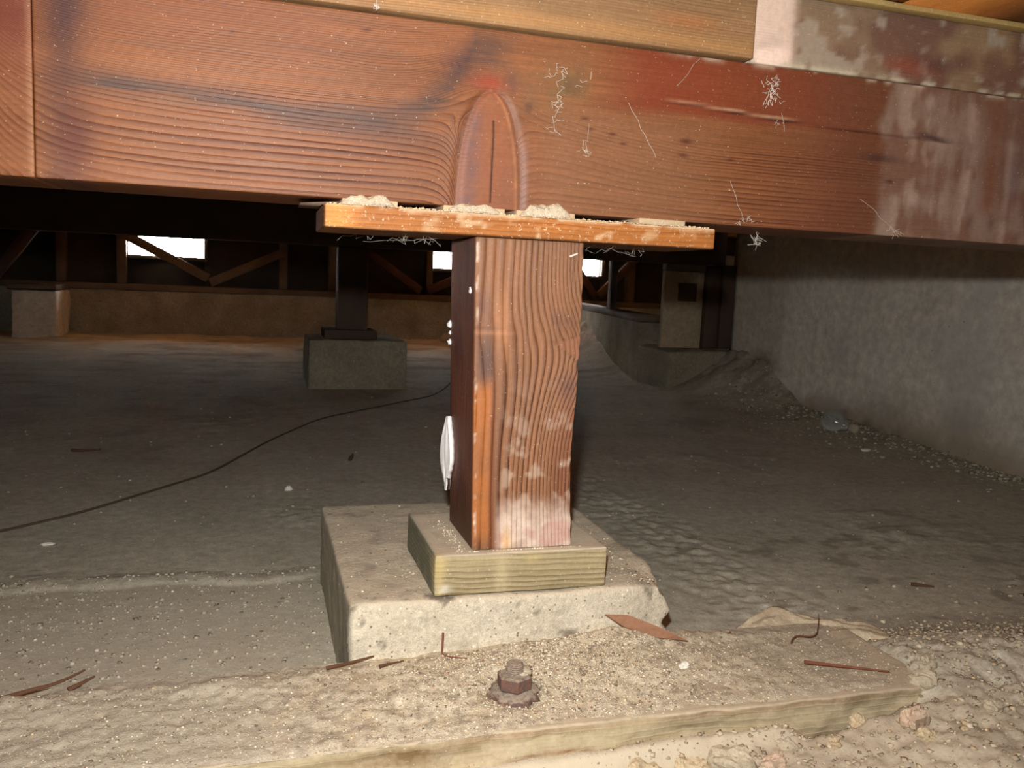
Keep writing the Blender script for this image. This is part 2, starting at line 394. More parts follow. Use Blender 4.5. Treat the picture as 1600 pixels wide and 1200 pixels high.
def bar(name, p, q, w, t, mat, parent):
    p = Vector(p); q = Vector(q); d = (q-p); Ln = d.length; d.normalize(); n = Vector((0, 1, 0)); s = d.cross(n).normalized()
    V = []
    for e in (p, q):
        for (i, j) in ((-1, -1), (1, -1), (1, 1), (-1, 1)): V.append(tuple(e+s*(w/2*i)+n*(t/2*j)))
    o = mesh_obj(name, V, [[0, 1, 2, 3], [7, 6, 5, 4], [0, 4, 5, 1], [1, 5, 6, 2], [2, 6, 7, 3], [3, 7, 4, 0]], mat)
    bm = o.modifiers.new('b', 'BEVEL'); bm.width = .002
    if parent: put(o, parent)
    return o
for p, q in (((-.86, 4.012, .408), (-.41, 4.012, .178)), ((-.40, 4.012, .155), (-.03, 4.012, .33)), ((.40, 4.012, .36), (.70, 4.012, .155)),
             ((.74, 4.012, .155), (1.02, 4.012, .28)), ((1.61, 4.012, .33), (1.74, 4.012, .16)), ((1.76, 4.012, .16), (2.0, 4.012, .40))):
    bar('brace', p, q, .045, .03, M_oldred if p[0] > .3 else M_old, wf)
# girders and joists of the dark floor frame behind
def simple_timber(name, box, mat, label, cat, group=None, bev=.003):
    o = boxes_obj(name, [box], mat, None, bev); tag(o, label, cat, group); return o
simple_timber('girder', (-3.18, 1.395, 1.98, 2.07, .312, CZ-.002), M_oldred, 'dark second girder resting on the far post, half lost in shadow', 'beam')
simple_timber('girder', (-3.18, 2.49, 3.0, 3.09, .40, CZ-.002), M_oldred, 'dark third girder just in front of the far vented wall', 'beam')

# ------------------------------------------------------------------ main beam
BZ0, BZ1, BV0, BV1 = .2825, .4205, .003, .095
def knot_w(t, dz=0.0): return .0275*np.sqrt(np.clip(1-(np.clip(t, 0, 1)/.66)**2.2, 0.0, 1))
def beam_phase(P):
    u, z = P[:, 0], P[:, 2]; t = np.clip((z-BZ0)/(BZ1-BZ0), 0, 1)
    n = fbm(np.stack([u*1.5, z*0, z*9], 1), 2.2, 2); n2 = fbm(np.stack([u*5, z*0, z*30], 1), 2.2, 2, 4)
    bend = -.035*np.exp(-(u+.345)/.028)*(u < .1)*(1-.5*sst(t, .5, 1))
    dk = np.clip(np.abs(u-.006)-knot_w(t), 0, 1)
    dive = np.where(u < .006, .024, .008)*np.exp(-dk/.007)*(1-sst(t, .40, .62))
    rise = -.020*np.exp(-((u-.004)/.046)**2)*sst(t, .38, .66)*(1-.6*sst(t, .8, 1))
    zz = z - BZ0 + bend + dive + rise + .003*n + .0007*n2 + (u+.2)*.012
    ph = np.interp(zz, [-.05, 0, .05, .075, .10, .14, .2], [-9, 0, 9.5, 17, 33, 55, 80])
    return ph + sst(u, .03, .2)*zz*70
def beam_amp(P):
    u, z = P[:, 0], P[:, 2]; t = np.clip((z-BZ0)/(BZ1-BZ0), 0, 1)
    n = fbm(np.stack([u*2, z*0, z*10], 1), 4, 3, 2)
    dk = np.abs(u-.006)-knot_w(t)
    a = np.interp(t, [0, .45, .62, 1], [1, .95, .45, .38])*(.75+.5*sst(n, -.4, .4))
    a = a*(1-.45*sst(u, .04, .07)*(1-sst(u, .15, .25)))*(1-.6*sst(u, .36, .40))*(1-.35*sst(u, .05, .1)*sst(t, .5, .7))
    a = a*(1-.6*gau(u, .04, .03))
    return a*np.where((dk < 0) & (t < .66), .12, 1)
def beam_lay(P):
    u, v, z = P.T; t = (z-BZ0)/(BZ1-BZ0); L = Layers(len(P))
    n = fbm(np.stack([u, v, z*3], 1), 9, 3); n2 = fbm(P, 35, 3, 3.3); nf = fbm(np.stack([u, v*0, z*12], 1), 18, 3, 7)
    L.add((150, 94, 54), (1-sst(u, -.3, -.1))*.25)
    L.add((108, 52, 30), sst(t, .55, .95)*(1-sst(u, -.25, -.05))*.35)
    # grey band wandering across the left part
    zc = np.interp(u, [-.34, -.27, -.2, -.145, -.08, -.055, -.03, -.01], [.350, .352, .349, .342, .345, .352, .372, .405])
    wd = np.interp(u, [-.34, -.2, -.1, -.04, 0], [.008, .006, .009, .012, .014])
    L.add((78, 60, 54), gau(z+.003*nf, zc, wd)*sst(u, -.33, -.27)*(1-sst(u, .0, .03))*(.62+.3*sst(nf, -.5, .4)))
    L.add((80, 56, 50), gau(z, .334, .007)*gau(u, -.09, .07)*.6)
    # dark upright mark near the left joint
    L.add((64, 42, 46), gau(u+.003*n, -.300, .014)*(.45+.4*sst(t, .4, .9)))
    L.add((86, 36, 32), gau(u, -.292, .012)*gau(t, .2, .18)*.6)
    # knot: darker rim, purple left side, red bud on top
    kw = .026*np.sqrt(np.clip(1-(np.clip(t, 0, 1)/.66)**2.2, 0.0, 1)); ku = u-.006; dk = np.abs(ku)-kw
    ins = (t < .66)
    L.add((142, 88, 62), sst(-dk, -.001, .0015)*ins*.55)
    L.add((136, 78, 54), sst(fbm(np.stack([u*6, v*0, z*.6], 1), 60, 2, 3), .0, .5)*sst(-dk, .0, .002)*ins*.35)
    L.add((104, 80, 82), gau(ku, -.018+.01*t, .007)*(t < .6)*.75*(1-sst(t, .45, .6))*(.6+.4*sst(n2, -.3, .3)))
    L.add((140, 112, 104), gau(ku, .029, .0035)*(1-sst(t, .3, .5))*.5)
    L.add((112, 74, 60), np.where(ins, gau(dk, .001, .0030), 0)*.5)
    L.add((212, 158, 118), np.where(ins & (ku > 0), gau(dk, -.003, .0016), 0)*.4)
    L.add((150, 60, 42), gau(u, .005, .016)*gau(z, .380, .006)*.75)
    L.add((100, 60, 60), gau(u, .022, .005)*gau(z, .382, .008)*.6)
    L.add((78, 50, 50), gau(u, -.022, .016)*gau(z, .392, .012)*.6)
    L.add((116, 80, 62), gau(u, .028, .02)*sst(n2, -.4, .4)*.35)
    # crack in the knot
    L.add((34, 18, 12), gau(u+.0006*n2, .0075, .0008)*(t < .5)*(t > .03))
    # mildew right of the knot
    L.add((112, 94, 62), gau(u, .06, .028)*gau(z, .385, .022)*(.35+.45*sst(n2, -.2, .4)))
    L.add((84, 60, 44), gau(u, .05, .03)*gau(z, .37, .03)*sst(n2, .35, .55)*.8)
    L.add((130, 96, 70), sst(u, .03, .07)*(1-sst(u, .15, .26))*(1-sst(t, .5, .7))*.5)
    # red upper right, browner lower right
    L.add((120, 50, 30), sst(u, .08, .15)*(1-sst(u, .30, .37))*sst(z+.004*n, .366, .376)*.75)
    L.add((108, 66, 47), sst(u, .16, .34)*.55)
    L.add((94, 57, 43), sst(u, .28, .36)*.5)
    # pale dusty skin on the far right, with brown uprights showing through
    pe = .372+.010*fbm(np.stack([z*0, z*0, z], 1), 30, 2)
    nv_ = fbm(np.stack([u*3, v*0, z*.7], 1), 22, 3, 5)
    L.add((142, 122, 108), sst(u, pe, pe+.012)*(.30+.45*sst(n+nv_, -.5, .6)))
    L.add((186, 164, 148), gau(u, .42, .03)*sst(n2+nv_, -.3, .6)*.4)
    L.add((120, 78, 58), gau(u, .506, .011)*sst(t, .12, .3)*(.55+.3*sst(n, -.3, .3)))
    L.add((186, 160, 142), gau(u, .478, .006)*sst(nv_+n2, -.5, .4)*.4); L.add((184, 160, 144), gau(u, .527, .005)*sst(nv_, -.5, .3)*.35)
    L.add((86, 58, 48), (gau(u-.35*(t-.1)*.05, .486, .004)+gau(u, .512, .004))*gau(t, .14, .06)*.6)
    L.add((108, 84, 84), gau(u, .535, .01)*gau(t, .5, .2)*.6)
    L.add((66, 50, 54), gau(z, .3765-(u-.42)*.08, .0025)*gau(u, .432, .02)*.9)
    L.add((66, 46, 44), gau(u, .375, .02)*gau(z, .352, .004)*.7)
    # long drying crack
    zc2 = np.interp(u, [.15, .30, .37, .46], [.3805, .3745, .3735, .372])+.0008*n2
    L.add((62, 28, 20), gau(z, zc2, .0009)*sst(u, .14, .17)*(1-sst(u, .44, .46))*(.5+.5*sst(n, -.2, .2)))
    L.add((196, 160, 126), gau(z, zc2+.0018, .0009)*sst(u, .15, .18)*(1-sst(u, .26, .3))*.6)
    for (a, b, s) in ((.178, .350, .004), (.176, .338, .003), (.222, .338, .002), (-.19, .395, .0015), (-.094, .408, .0025), (.085, .36, .002), (.09, .352, .002), (.39, .332, .003), (.11, .35, .0025), (.12, .343, .002)):
        L.add((74, 36, 30), gau(u, a, s*1.6)*gau(z, b, s*.6)*.8)
    L.add((200, 186, 160), gau(t, 1.0, .02)*sst(n2, .0, .4)*sst(u, .14, .2)*.6)
    return L.out()
def crack_fn(V):
    u, z = V[:, 0], V[:, 2]; t = (z-BZ0)/(BZ1-BZ0)
    front = V[:, 1] < BV0+.01
    d = .0015*fbm(V, 10, 2)*.5
    kw = .026*np.sqrt(np.clip(1-(np.clip(t, 0, 1)/.66)**2.2, 0.0, 1)); dk = np.abs(u-.006)-kw
    d = d + np.where((t < .66), .0016*gau(dk, .001, .0035), 0)
    V = V.copy(); V[:, 1] += np.where(front, d, 0)
    return V
def beam_piece(name, a, b, segs, off=0.0, rad=.0009):
    xs = np.concatenate([[a, a+.001], *[np.arange(s0, s1, st) for (s0, s1, st) in segs], [b-.001, b]]); xs = np.unique(np.clip(xs, a, b))
    zs_ = np.unique(np.concatenate([axis(BZ0, BZ1, .0022, .0012), np.arange(.284, .372, .0011)])); V, Fc = gridbox(xs, axis(BV0, BV1, .03, .0012), zs_); P0 = V.copy()
    V = roundbox(V, (a, BV0, BZ0), (b, BV1, BZ1), rad); V = crack_fn(V); V[:, 1] += off
    o = mesh_obj(name, V, Fc, M_beam, smooth=True)
    setattr_f(o, 'phase', beam_phase(P0)); setattr_f(o, 'ringamp', beam_amp(P0)); setattr_c(o, 'stain', beam_lay(P0)); return o
beam = beam_piece('beam', -.3185, 1.38, [(-.317, -.04, .0024), (-.04, .05, .0009), (.05, .58, .0024), (.6, 1.37, .05)])
tag(beam, 'large reddish brown beam with tall knot above the post, running right out of frame', 'beam')
def layleft(P):
    L = Layers(len(P)); u, v, z = P.T; t = (z-BZ0)/(BZ1-BZ0)
    L.add((134, 82, 48), .5+0*u); L.add((108, 50, 40), sst(t, .35, .8)*.75); L.add((200, 150, 100), gau(u, -.3215, .0015)*.5); return L.out()
bl = beam_piece('beam', -3.15, -.3190, [(-3.1, -.36, .08), (-.36, -.322, .0024)], -.0004)
setat = bl.data.attributes['stain']; Vb = np.zeros(len(bl.data.vertices)*3); bl.data.vertices.foreach_get('co', Vb)
setat.data.foreach_set('color', layleft(Vb.reshape(-1, 3)).astype(np.float32).ravel())
tag(bl, 'short visible end of a brown beam left of the upright joint at the far left', 'beam')
# timbers stacked on the beam
def plate_phase(P):
    u, z = P[:, 0], P[:, 2]; n = fbm(np.stack([u*1.5, z*0, z*9], 1), 3, 2)
    return (z-.42)*420+1.6*n+u*6
def plate_lay(P):
    u, v, z = P.T; L = Layers(len(P)); n = fbm(P, 12, 3); n2 = fbm(P, 45, 3, 2)
    L.add((190, 140, 84), gau(z, .43, .006)*.4); L.add((166, 104, 60), gau(u, .17, .03)*gau(z, .445, .006)*.6)
    L.add((120, 72, 46), sst(n, .2, .7)*.35); return L.out()
def grey_lay(P):
    u, v, z = P.T; L = Layers(len(P)); n = fbm(P, 16, 3); n2 = fbm(P, 50, 3, 2)
    L.add((132, 112, 92), .85*(1-sst(u, .40, .5)*.5)+0*u); L.add((104, 72, 62), sst(n+.3*sst(u, .3, .45), .05, .5)*.75)
    L.add((166, 154, 138), sst(n2+.6*gau(u, .30, .05)*gau(z, .44, .03), .35, .7)*.7)
    pm = sst(u, .233, .236)*(1-sst(u+.002*n2, .268, .280))
    L.add((240, 216, 200), pm*(.75+.25*sst(z, .44, .43))); L.add((200, 180, 164), pm*sst(n2, 0, .4)*.6)
    L.add((196, 186, 160), gau(z, .4225, .0025)*sst(n2, -.3, .3)*.8)
    L.add((150, 78, 56), gau(u, .40, .03)*gau(z, .436, .008)*sst(n, -.2, .3)*.7); L.add((84, 56, 52), gau(u, .43, .03)*gau(z, .44, .008)*.6)
    return L.out()
pl = rough_box('plate', (-.6, -.0035, .4222), (.2335, .088, .4838), (.004, .03, .003), .0018, M_plate, 0, phase=plate_phase, layers=plate_lay, amp_fn=lambda P: .35+.4*sst(fbm(P, 9, 2, 3), -.3, .4))
tag(pl, 'tan plate timber lying on the beam, left of the whitish patch', 'plate')
pl2 = rough_box('plate', (.2345, .002, .4210), (1.38, .09, .4838), (.005, .03, .003), .0018, M_plate, 0, phase=plate_phase, layers=grey_lay, amp_fn=lambda P: .05+.35*sst(fbm(P, 14, 2, 3), -.1, .5))
tag(pl2, 'greyish weathered plate timber on the beam with whitish left end', 'plate')
pl3 = rough_box('batten', (.245, -.012, .4793), (1.38, .0, .4840), (.02, .006, .004), .001, M_yellow, .0006, 60)
tag(pl3, 'narrow yellowish batten under the orange floorboards at the top right', 'batten')

# ------------------------------------------------------------------ concrete pier, pad block, post
def pier_fn(V):
    V = V.copy(); u, v, z = V.T
    # broken right front corner
    c = sst(u, .158, .192)*(1-sst(v, -.01, .05))
    V[:, 0] -= c*(.012*sst(z, -.062, -.036)+.010*gau(z, -.076, .007)+.005*fbm(V, 60, 2))
    V[:, 2] -= sst(u, .15, .19)*(1-sst(v, .0, .05))*.007*sst(z, -.06, -.036)
    V[:, 1] += sst(u, .14, .19)*(1-sst(v, -.01, .02))*.008
    V[:, 1] += gau(u, -.03, .007)*gau(z, -.058, .004)*.003*(v < .01)
    V[:, 2] += .0015*fbm(V, 9, 2)
    return V
def pier_lay(P):
    u, v, z = P.T; L = Layers(len(P)); n = fbm(P, 12, 3); n2 = fbm(P, 40, 3, 2)
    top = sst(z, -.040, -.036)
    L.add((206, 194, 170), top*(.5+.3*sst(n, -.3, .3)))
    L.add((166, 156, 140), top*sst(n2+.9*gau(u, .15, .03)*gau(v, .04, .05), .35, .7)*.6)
    L.add((158, 154, 136), sst(-u, .0955, .0975)*(1-top)*.7)  # left side greyer, the shade it has under the flash put into colour
    L.add((160, 150, 128), (1-top)*sst(n, .1, .6)*.4)
    L.add((226, 218, 196), (v < 0)*gau(z, -.052, .012)*.4*sst(n, -.4, .4))
    L.add((70, 60, 48), sst(n2, .62, .72)*.6*(v < 0))
    return L.out()
PT = -.0362
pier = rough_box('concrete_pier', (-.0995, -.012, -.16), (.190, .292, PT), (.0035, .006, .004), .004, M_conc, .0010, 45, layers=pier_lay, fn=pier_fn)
tag(pier, 'nearest square concrete pier block with a broken right front corner, under the post', 'pier')
def pad_phase(P): return (P[:, 2]+.03*P[:, 0]+.0012*fbm(np.stack([P[:, 0]*2, P[:, 1]*2, P[:, 2]*6], 1), 12, 2))*(215)+.3*P[:, 1]
def pad_lay(P):
    u, v, z = P.T; L = Layers(len(P)); n = fbm(P, 22, 3)
    L.add((200, 188, 166), sst(z, -.0022, -.0008)*.95)
    L.add((96, 104, 92), sst(-u, .0285, .030)*.75)
    L.add((208, 186, 130), gau(u, -.027, .004)*(v < 0)*.6)
    L.add((226, 222, 205), gau(u, -.022, .005)*gau(z, -.029, .003)*(v < 0)*.8)
    L.add((196, 176, 120), sst(n, .1, .5)*.35*(z < -.003))
    L.add((216, 200, 160), gau(u, .027, .006)*gau(z, -.02, .02)*(v < 0)*.4)
    return L.out()
pad = rough_box('wood_pad', (-.0305, -.0085, PT+.0012), (.1215, .1215, -.0004), (.003, .006, .0022), .0014, M_pad, .0005, 40, phase=pad_phase, layers=pad_lay)
tag(pad, 'short greenish tan wood block between the pier and the foot of the post', 'wood block')

PH = .2595
def knotf(P):      # almond shaped knot on the right edge of the post's front face
    dx = P[:, 0]-.094; dz = P[:, 2]-.170+.22*dx
    return np.sqrt((dx/1.65)**2+(dz/(.80*np.clip(1+dx/.034, .25, 1)))**2)
def post_phase(P):
    x, z = P[:, 0], P[:, 2]; y = P[:, 1]
    n = fbm(np.stack([x*5, y*5, z*1.2], 1), 6, 2)
    k = gau(z, .168, .040)*gau(x, .092, .045); k2 = gau(z, .182, .012)
    xx = x - .018*k + .0022*np.sin(z*38+1)*sst(z, .08, .16)*.6 - .0025*gau(z, .13, .05)+.0016*n + .0012*k2*np.sin(x*300)
    ph = np.interp(xx, [-.02, 0, .03, .055, .09, .12], [-3, 0, 3.6, 9.2, 19.5, 28])
    front = y < .005
    side = y*150 + .5*n*3 + x*20
    r = knotf(P)
    ins = (r < .0175)
    return np.where(front, ph, side)
def post_lay(P):
    x, y, z = P.T; L = Layers(len(P)); n = fbm(np.stack([x*4, y*4, z], 1), 14, 3); n2 = fbm(P, 60, 3, 5); n3 = fbm(P, 22, 3, 9)
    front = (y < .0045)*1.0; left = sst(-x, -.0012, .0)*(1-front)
    L.add((98, 54, 38), left*.80)  # left face painted darker, its shade under the grazing flash included
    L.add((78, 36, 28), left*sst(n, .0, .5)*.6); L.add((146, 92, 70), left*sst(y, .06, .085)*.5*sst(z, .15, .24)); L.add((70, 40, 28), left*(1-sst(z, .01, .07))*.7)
    L.add((78, 60, 58), front*gau(x, .010, .008)*gau(z, .16, .028)*.8)
    L.add((104, 74, 68), front*gau(x, .007, .005)*gau(z, .205, .012)*.6)
    L.add((170, 104, 52), front*(1-sst(x, .013, .017))*(sst(z, .0, .02))*(1-sst(z, .135, .15))*(.5+.4*sst(n3, -.3, .4)))
    L.add((214, 150, 100), front*gau(x, .022, .006)*gau(z, .19, .03)*.3)
    L.add((110, 62, 40), front*gau(x, .0165, .0022)*(1-sst(z, .10, .15))*.8)
    L.add((96, 66, 54), front*gau(x, .068, .016)*gau(z, .193, .008)*sst(n2, -.6, .3)*.6)
    L.add((84, 56, 52), front*gau(x, .080, .009)*gau(z, .139, .011)*.6)
    r = knotf(P); L.add((140, 92, 68), front*(r < .017)*.6); L.add((90, 54, 40), front*gau(r, .0172, .0012)*.55); L.add((66, 38, 28), front*gau(r, .0172, .0009)*(z < .165)*.7)
    L.add((104, 62, 44), front*gau(z+.0006*n2, .186, .0010)*(1-sst(x, .012, .032))*.5)
    L.add((196, 140, 104), front*gau(z, .183, .0016)*(1-sst(x, .02, .04))*.35)
    L.add((110, 56, 32), front*sst(z, .02, .05)*(1-sst(z, .10, .15))*sst(x, .06, .08)*.35)
    dust = front*(1-sst(z+.008*n3-.006*gau(x, .03, .02), .018, .045))*sst(x, .018, .026)
    L.add((216, 196, 180), dust*(.6+.38*sst(n2+n3, -.6, .3))); L.add((176, 124, 112), dust*sst(n3+.4*gau(z, .01, .012), .25, .55)*.6)
    L.add((196, 174, 154), front*sst(n2+.4*n3, .1, .5)*(1-sst(z, .06, .16))*sst(x, .02, .03)*.45)
    L.add((218, 172, 96), front*gau(x, .030, .004)*gau(z, .006, .012)*.6)
    L.add((230, 214, 196), front*gau(x, .0015, .0011)*sst(n2, .1, .4)*.8)
    return L.out()
def post_fn(V):
    V = V.copy(); x, y, z = V.T.copy(); t = z/PH
    V[:, 0] = x + .0028*(1-t) - .0042*t*(1-x/.089) + .0*t
    V[:, 0] -= .004*gau(t, .27, .22)*(x/.089)
    # relief: raised late wood and knot bump, slight waney right edge
    ph = post_phase(np.stack([x, y, z], 1)); fr = ph-np.floor(ph)
    V[:, 1] -= np.where(y < .004, .0006*np.sin(fr*math.pi)**2, 0)
    V[:, 0] += np.where(x > .08, .0008*fbm(np.stack([x*0, y*0, z], 1), 60, 3)-.0015*gau(z, .158, .004), 0)
    return V
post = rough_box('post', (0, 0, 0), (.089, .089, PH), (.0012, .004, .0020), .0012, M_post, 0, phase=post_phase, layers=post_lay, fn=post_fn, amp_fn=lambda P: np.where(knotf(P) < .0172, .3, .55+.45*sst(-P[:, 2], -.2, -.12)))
tag(post, 'reddish brown square wooden post on the nearest concrete pier, knot at its right edge', 'post')
post.name = 'post'
def blob_mesh(n=24, m=14):
    V = []; Fc = []
    for i in range(m+1):
        th = math.pi*i/m
        for j in range(n):
            a = 2*math.pi*j/n; V.append((math.sin(th)*math.cos(a), math.sin(th)*math.sin(a), math.cos(th)))
    for i in range(m):
        for j in range(n): Fc.append([i*n+j, (i+1)*n+j, (i+1)*n+(j+1) % n, i*n+(j+1) % n])
    return np.array(V), np.array(Fc)
BV_, BF_ = blob_mesh()
def lump(name, c, r, mat, amp=.2, ns=1.5, parent=None, seed=0.0, rot=0.0, flat=None, tilt=(0, 0)):
    V = BV_.copy(); V = V*(1+amp*fbm(V, ns, 3, seed))[:, None]
    if flat: V = np.sign(V)*np.abs(V)**flat
    V = V*np.array(r)
    R = Matrix.Rotation(rot, 3, 'Z') @ Matrix.Rotation(tilt[0], 3, 'X') @ Matrix.Rotation(tilt[1], 3, 'Y')
    V = V @ np.array(R).T
    if parent is None:
        o = mesh_obj(name, V, BF_, mat, smooth=True); o.location = c
    else:
        o = mesh_obj(name, V+np.array(c), BF_, mat, smooth=True); put(o, parent)
    return o
# caulk smear on the left rear edge of the post: ribbed pointed tongue hanging outwards
V = []; Fc = []; ns_ = 26; mr = 9
for i in range(ns_):
    t = i/(ns_-1); z = .100-.068*t
    wdt = .0105*math.sin(math.pi*min(1, (t*1.25+.02)))**.8 if t < .75 else .0105*math.sin(math.pi*.9575)**.8*(1-(t-.75)/.32)+.0016
    wdt = max(.0012, [.0012, .0026, .0042, .006, .0078, .0088, .0096, .0102, .0108, .0104, .0086, .0062, .0036, .0026, .0030, .0012][min(15, int(t*15.99))])
    yc = .084 - .004*math.sin(t*3)
    for j in range(mr):
        s = j/(mr-1)*2-1
        xx = -.0032-.0055*sst(np.array([s]), -1, 1)[0]*math.sin(math.pi*min(.98, t+.02))-.0012*math.cos(s*9+t*3)
        V.append((xx, yc+s*wdt*1.25-.003*t, z))
    for j in range(mr):
        s = j/(mr-1)*2-1
        V.append((.0006, yc+s*wdt*1.1, z))
for i in range(ns_-1):
    a = i*2*mr; b = (i+1)*2*mr
    for j in range(mr-1):
        Fc.append([a+j, a+j+1, b+j+1, b+j]); Fc.append([a+mr+j, b+mr+j, b+mr+j+1, a+mr+j+1])
    Fc.append([a, b, b+mr, a+mr]); Fc.append([a+mr-1, a+2*mr-1, b+2*mr-1, b+mr-1])
Fc.append([0, mr, mr+1, 1]); 
ck = mesh_obj('caulk_smear', V, Fc, M_caulk, smooth=True); put(ck, post); ck['label'] = 'white ribbed smear of caulk'
for (y, z, r) in ((.089, .184, .0034), (.089, .1765, .0018), (.089, .168, .0026), (.015, .2165, .0028), (.0935, .084, .0018)):
    o = lump('paint_drop', (-.0018, y, z), (r, r, r), M_caulk, .35, 2.0, post, seed=z*50); o['label'] = 'white drop'
o = bar('splinter', (.076, -.0015, .2475), (.083, -.0022, .2505), .0016, .001, M_web, post); o['label'] = 'pale loose splinter'

# ------------------------------------------------------------------ shim board and shim blocks with dust heaps
def shim_phase(P): return (P[:, 2]+.002*fbm(P*np.array([.3, 1, 1]), 30, 2))*260
def shim_lay(P):
    u, v, z = P.T; L = Layers(len(P)); n2 = fbm(P, 70, 3, 2); n = fbm(P, 15, 2)
    L.add((226, 206, 172), (sst(z, .2752, .2765)*(sst(n2, -.5, .1))+sst(v, .004, .02)*sst(z, .276, .277))*.85)
    L.add((240, 166, 84), gau(u, -.115, .015)*.5); L.add((224, 200, 160), sst(n2, .4, .75)*gau(u, .05, .12)*.6)
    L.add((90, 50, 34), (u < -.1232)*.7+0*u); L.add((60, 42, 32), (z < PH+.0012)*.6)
    return L.out()
sb = rough_box('shim_board', (-.1237, -.0085, PH+.0003), (.2055, .085, .2772), (.003, .012, .0018), .0014, M_shim, .0003, 60, phase=shim_phase, layers=shim_lay)
tag(sb, 'thin orange brown board lying across the top of the post beneath the beam', 'board')
M_block = wood('block_wood', (206, 184, 150), (176, 146, 108), (1, 30, 30), .5, .8, rings=False, stain=False, specks=1.0, dusty=.5)
M_wedge = wood('wedge_wood', (120, 98, 84), (88, 68, 58), (1, 30, 30), .5, .8, rings=False, stain=False, specks=.4)
blk = [(-.110, -.068, 'leftmost dusty shim block between board and beam, near the board end'), (-.032, .018, 'dusty shim block left of the beam knot, on the orange board'),
       (.028, .078, 'dusty shim block just right of the beam knot, on the orange board'), (.134, .1765, 'rightmost clean pale shim block on the orange board')]
def heap(name, u0, u1, v0, v1, z0, h, mat, seed, peak=None):
    xs = np.linspace(u0, u1, 46); ys = np.linspace(v0, v1, 14); X, Y = np.meshgrid(xs, ys, indexing='ij')
    su = (X-u0)/(u1-u0); sv = (Y-v0)/(v1-v0)
    prof = np.clip(np.minimum(su, 1-su)*5, 0, 1)**.6*np.clip(np.minimum(sv*1.0, 1)*3.0, 0, 1)**.7
    Zt = z0+h*prof*(.85+.35*fb2(X.ravel(), Y.ravel(), 75, 3, seed).reshape(X.shape))
    Zt = np.maximum(Zt, z0)
    n = X.size; V = np.concatenate([np.stack([X.ravel(), Y.ravel(), Zt.ravel()], 1), np.stack([X.ravel(), Y.ravel(), X.ravel()*0+z0], 1)])
    id_ = np.arange(n).reshape(X.shape); q = np.stack([id_[:-1, :-1], id_[1:, :-1], id_[1:, 1:], id_[:-1, 1:]], -1).reshape(-1, 4)
    Fc = [q, q[:, ::-1]+n]
    for A, fl_ in ((id_[:, 0], 0), (id_[:, -1], 1), (id_[0], 1), (id_[-1], 0)):
        s = np.stack([A[:-1], A[:-1]+n, A[1:]+n, A[1:]], 1) if fl_ == 0 else np.stack([A[:-1], A[1:], A[1:]+n, A[:-1]+n], 1)
        Fc.append(s)
    o = mesh_obj(name, V, np.concatenate(Fc), mat, smooth=False); setattr_c(o, 'stain', np.zeros((len(V), 4))); return o
for i, (a, b, lab) in enumerate(blk):
    o = rough_box('shim_block', (a, -.004 if i < 3 else -.0082, .2776), (b, .06, .2823), (.004, .01, .0016), .0006, M_block, .0002, 60)
    tag(o, lab, 'shim block')
    w = boxes_obj('shim_wedge', [(a-.030, a-.001, .012, .06, .2776, .2810)], M_wedge); 
    tag(w, 'thin dark shim wedge behind the ' + ['leftmost dusty block', 'dusty block left of the knot', 'dusty block right of the knot', 'clean pale block at right'][i], 'shim wedge')
    vv = w.data.vertices
    for q in vv:
        if q.co.x < a-.02: q.co.z = min(q.co.z, .2779)
for i, (a, b, h) in enumerate(((-.112, -.070, .0092), (-.030, .014, .0072), (.030, .074, .0105))):
    o = heap('dust_heap', a, b, -.0078, .0012, .2774, h, M_heap, i*3.3)
    tag(o, ['tan dust heap on the left end of the orange board', 'tan dust heap on the board under the beam knot', 'taller tan dust heap on the board right of the knot'][i], 'dust', kind='stuff')

# ------------------------------------------------------------------ mudsill in the foreground with the anchor bolt
def sill_phase(P): return (P[:, 2]+.004*fbm(P*np.array([.3, 1, 1]), 12, 2)+.2*P[:, 1])*170
def sill_lay(P):
    u, v, z = P.T; L = Layers(len(P)); n = fbm(P, 14, 3); n2 = fbm(P, 50, 3, 2); top = sst(z, SZ-.002, SZ-.0005)
    L.add((194, 180, 154), top*.96)
    L.add((176, 164, 142), top*(1-sst(u, -.25, -.10))*.6); L.add((184, 170, 148), top*sst(u, .18, .30)*.6); L.add((150, 138, 118), top*sst(n2+.4*n, .2, .7)*.4)
    L.add((126, 66, 44), (1-top)*gau(z, SZ-.0030-.0015*n, .0024)*sst(u, -.08, -.02)*(1-sst(u, .30, .36))*.9)
    L.add((188, 174, 140), (1-top)*(v < -.13)*(.45+.3*sst(n, -.2, .4)))
    L.add((110, 82, 46), (1-top)*gau(u, -.07, .05)*gau(z, SZ-.008, .006)*.9); L.add((116, 92, 58), (1-top)*sst(n+.6*gau(u, .26, .06), .35, .65)*.55)
    L.add((120, 66, 40), (1-top)*gau(z, SZ-.019+.003*np.sin(u*60), .0012)*gau(u, .04, .06)*.8)
    return L.out()
def sill_fn(V):
    V = V.copy(); u, v, z = V.T.copy()
    front = (v < -.12)
    n = fbm(np.stack([u, u*0, z*2], 1), 22, 3)
    V[:, 1] += np.where(front, .003*n+.0014*fbm(V, 70, 3), 0)
    # split lower lip stands proud on the left
    lip = (z < SZ-.013+.003*np.sin(u*60)) & front & (u < .10)
    V[:, 1] -= np.where(lip, .006*(1-sst(u, .03, .10)), 0)
    V[:, 1] -= .012*(u-.1)*(1) ; V[:, 2] += .0012*fbm(np.stack([u, v, u*0], 1), 10, 3)
    V[:, 1] += np.where(v > -.03, .003*fbm(np.stack([u, u*0, u*0], 1), 20, 3), 0)
    return V
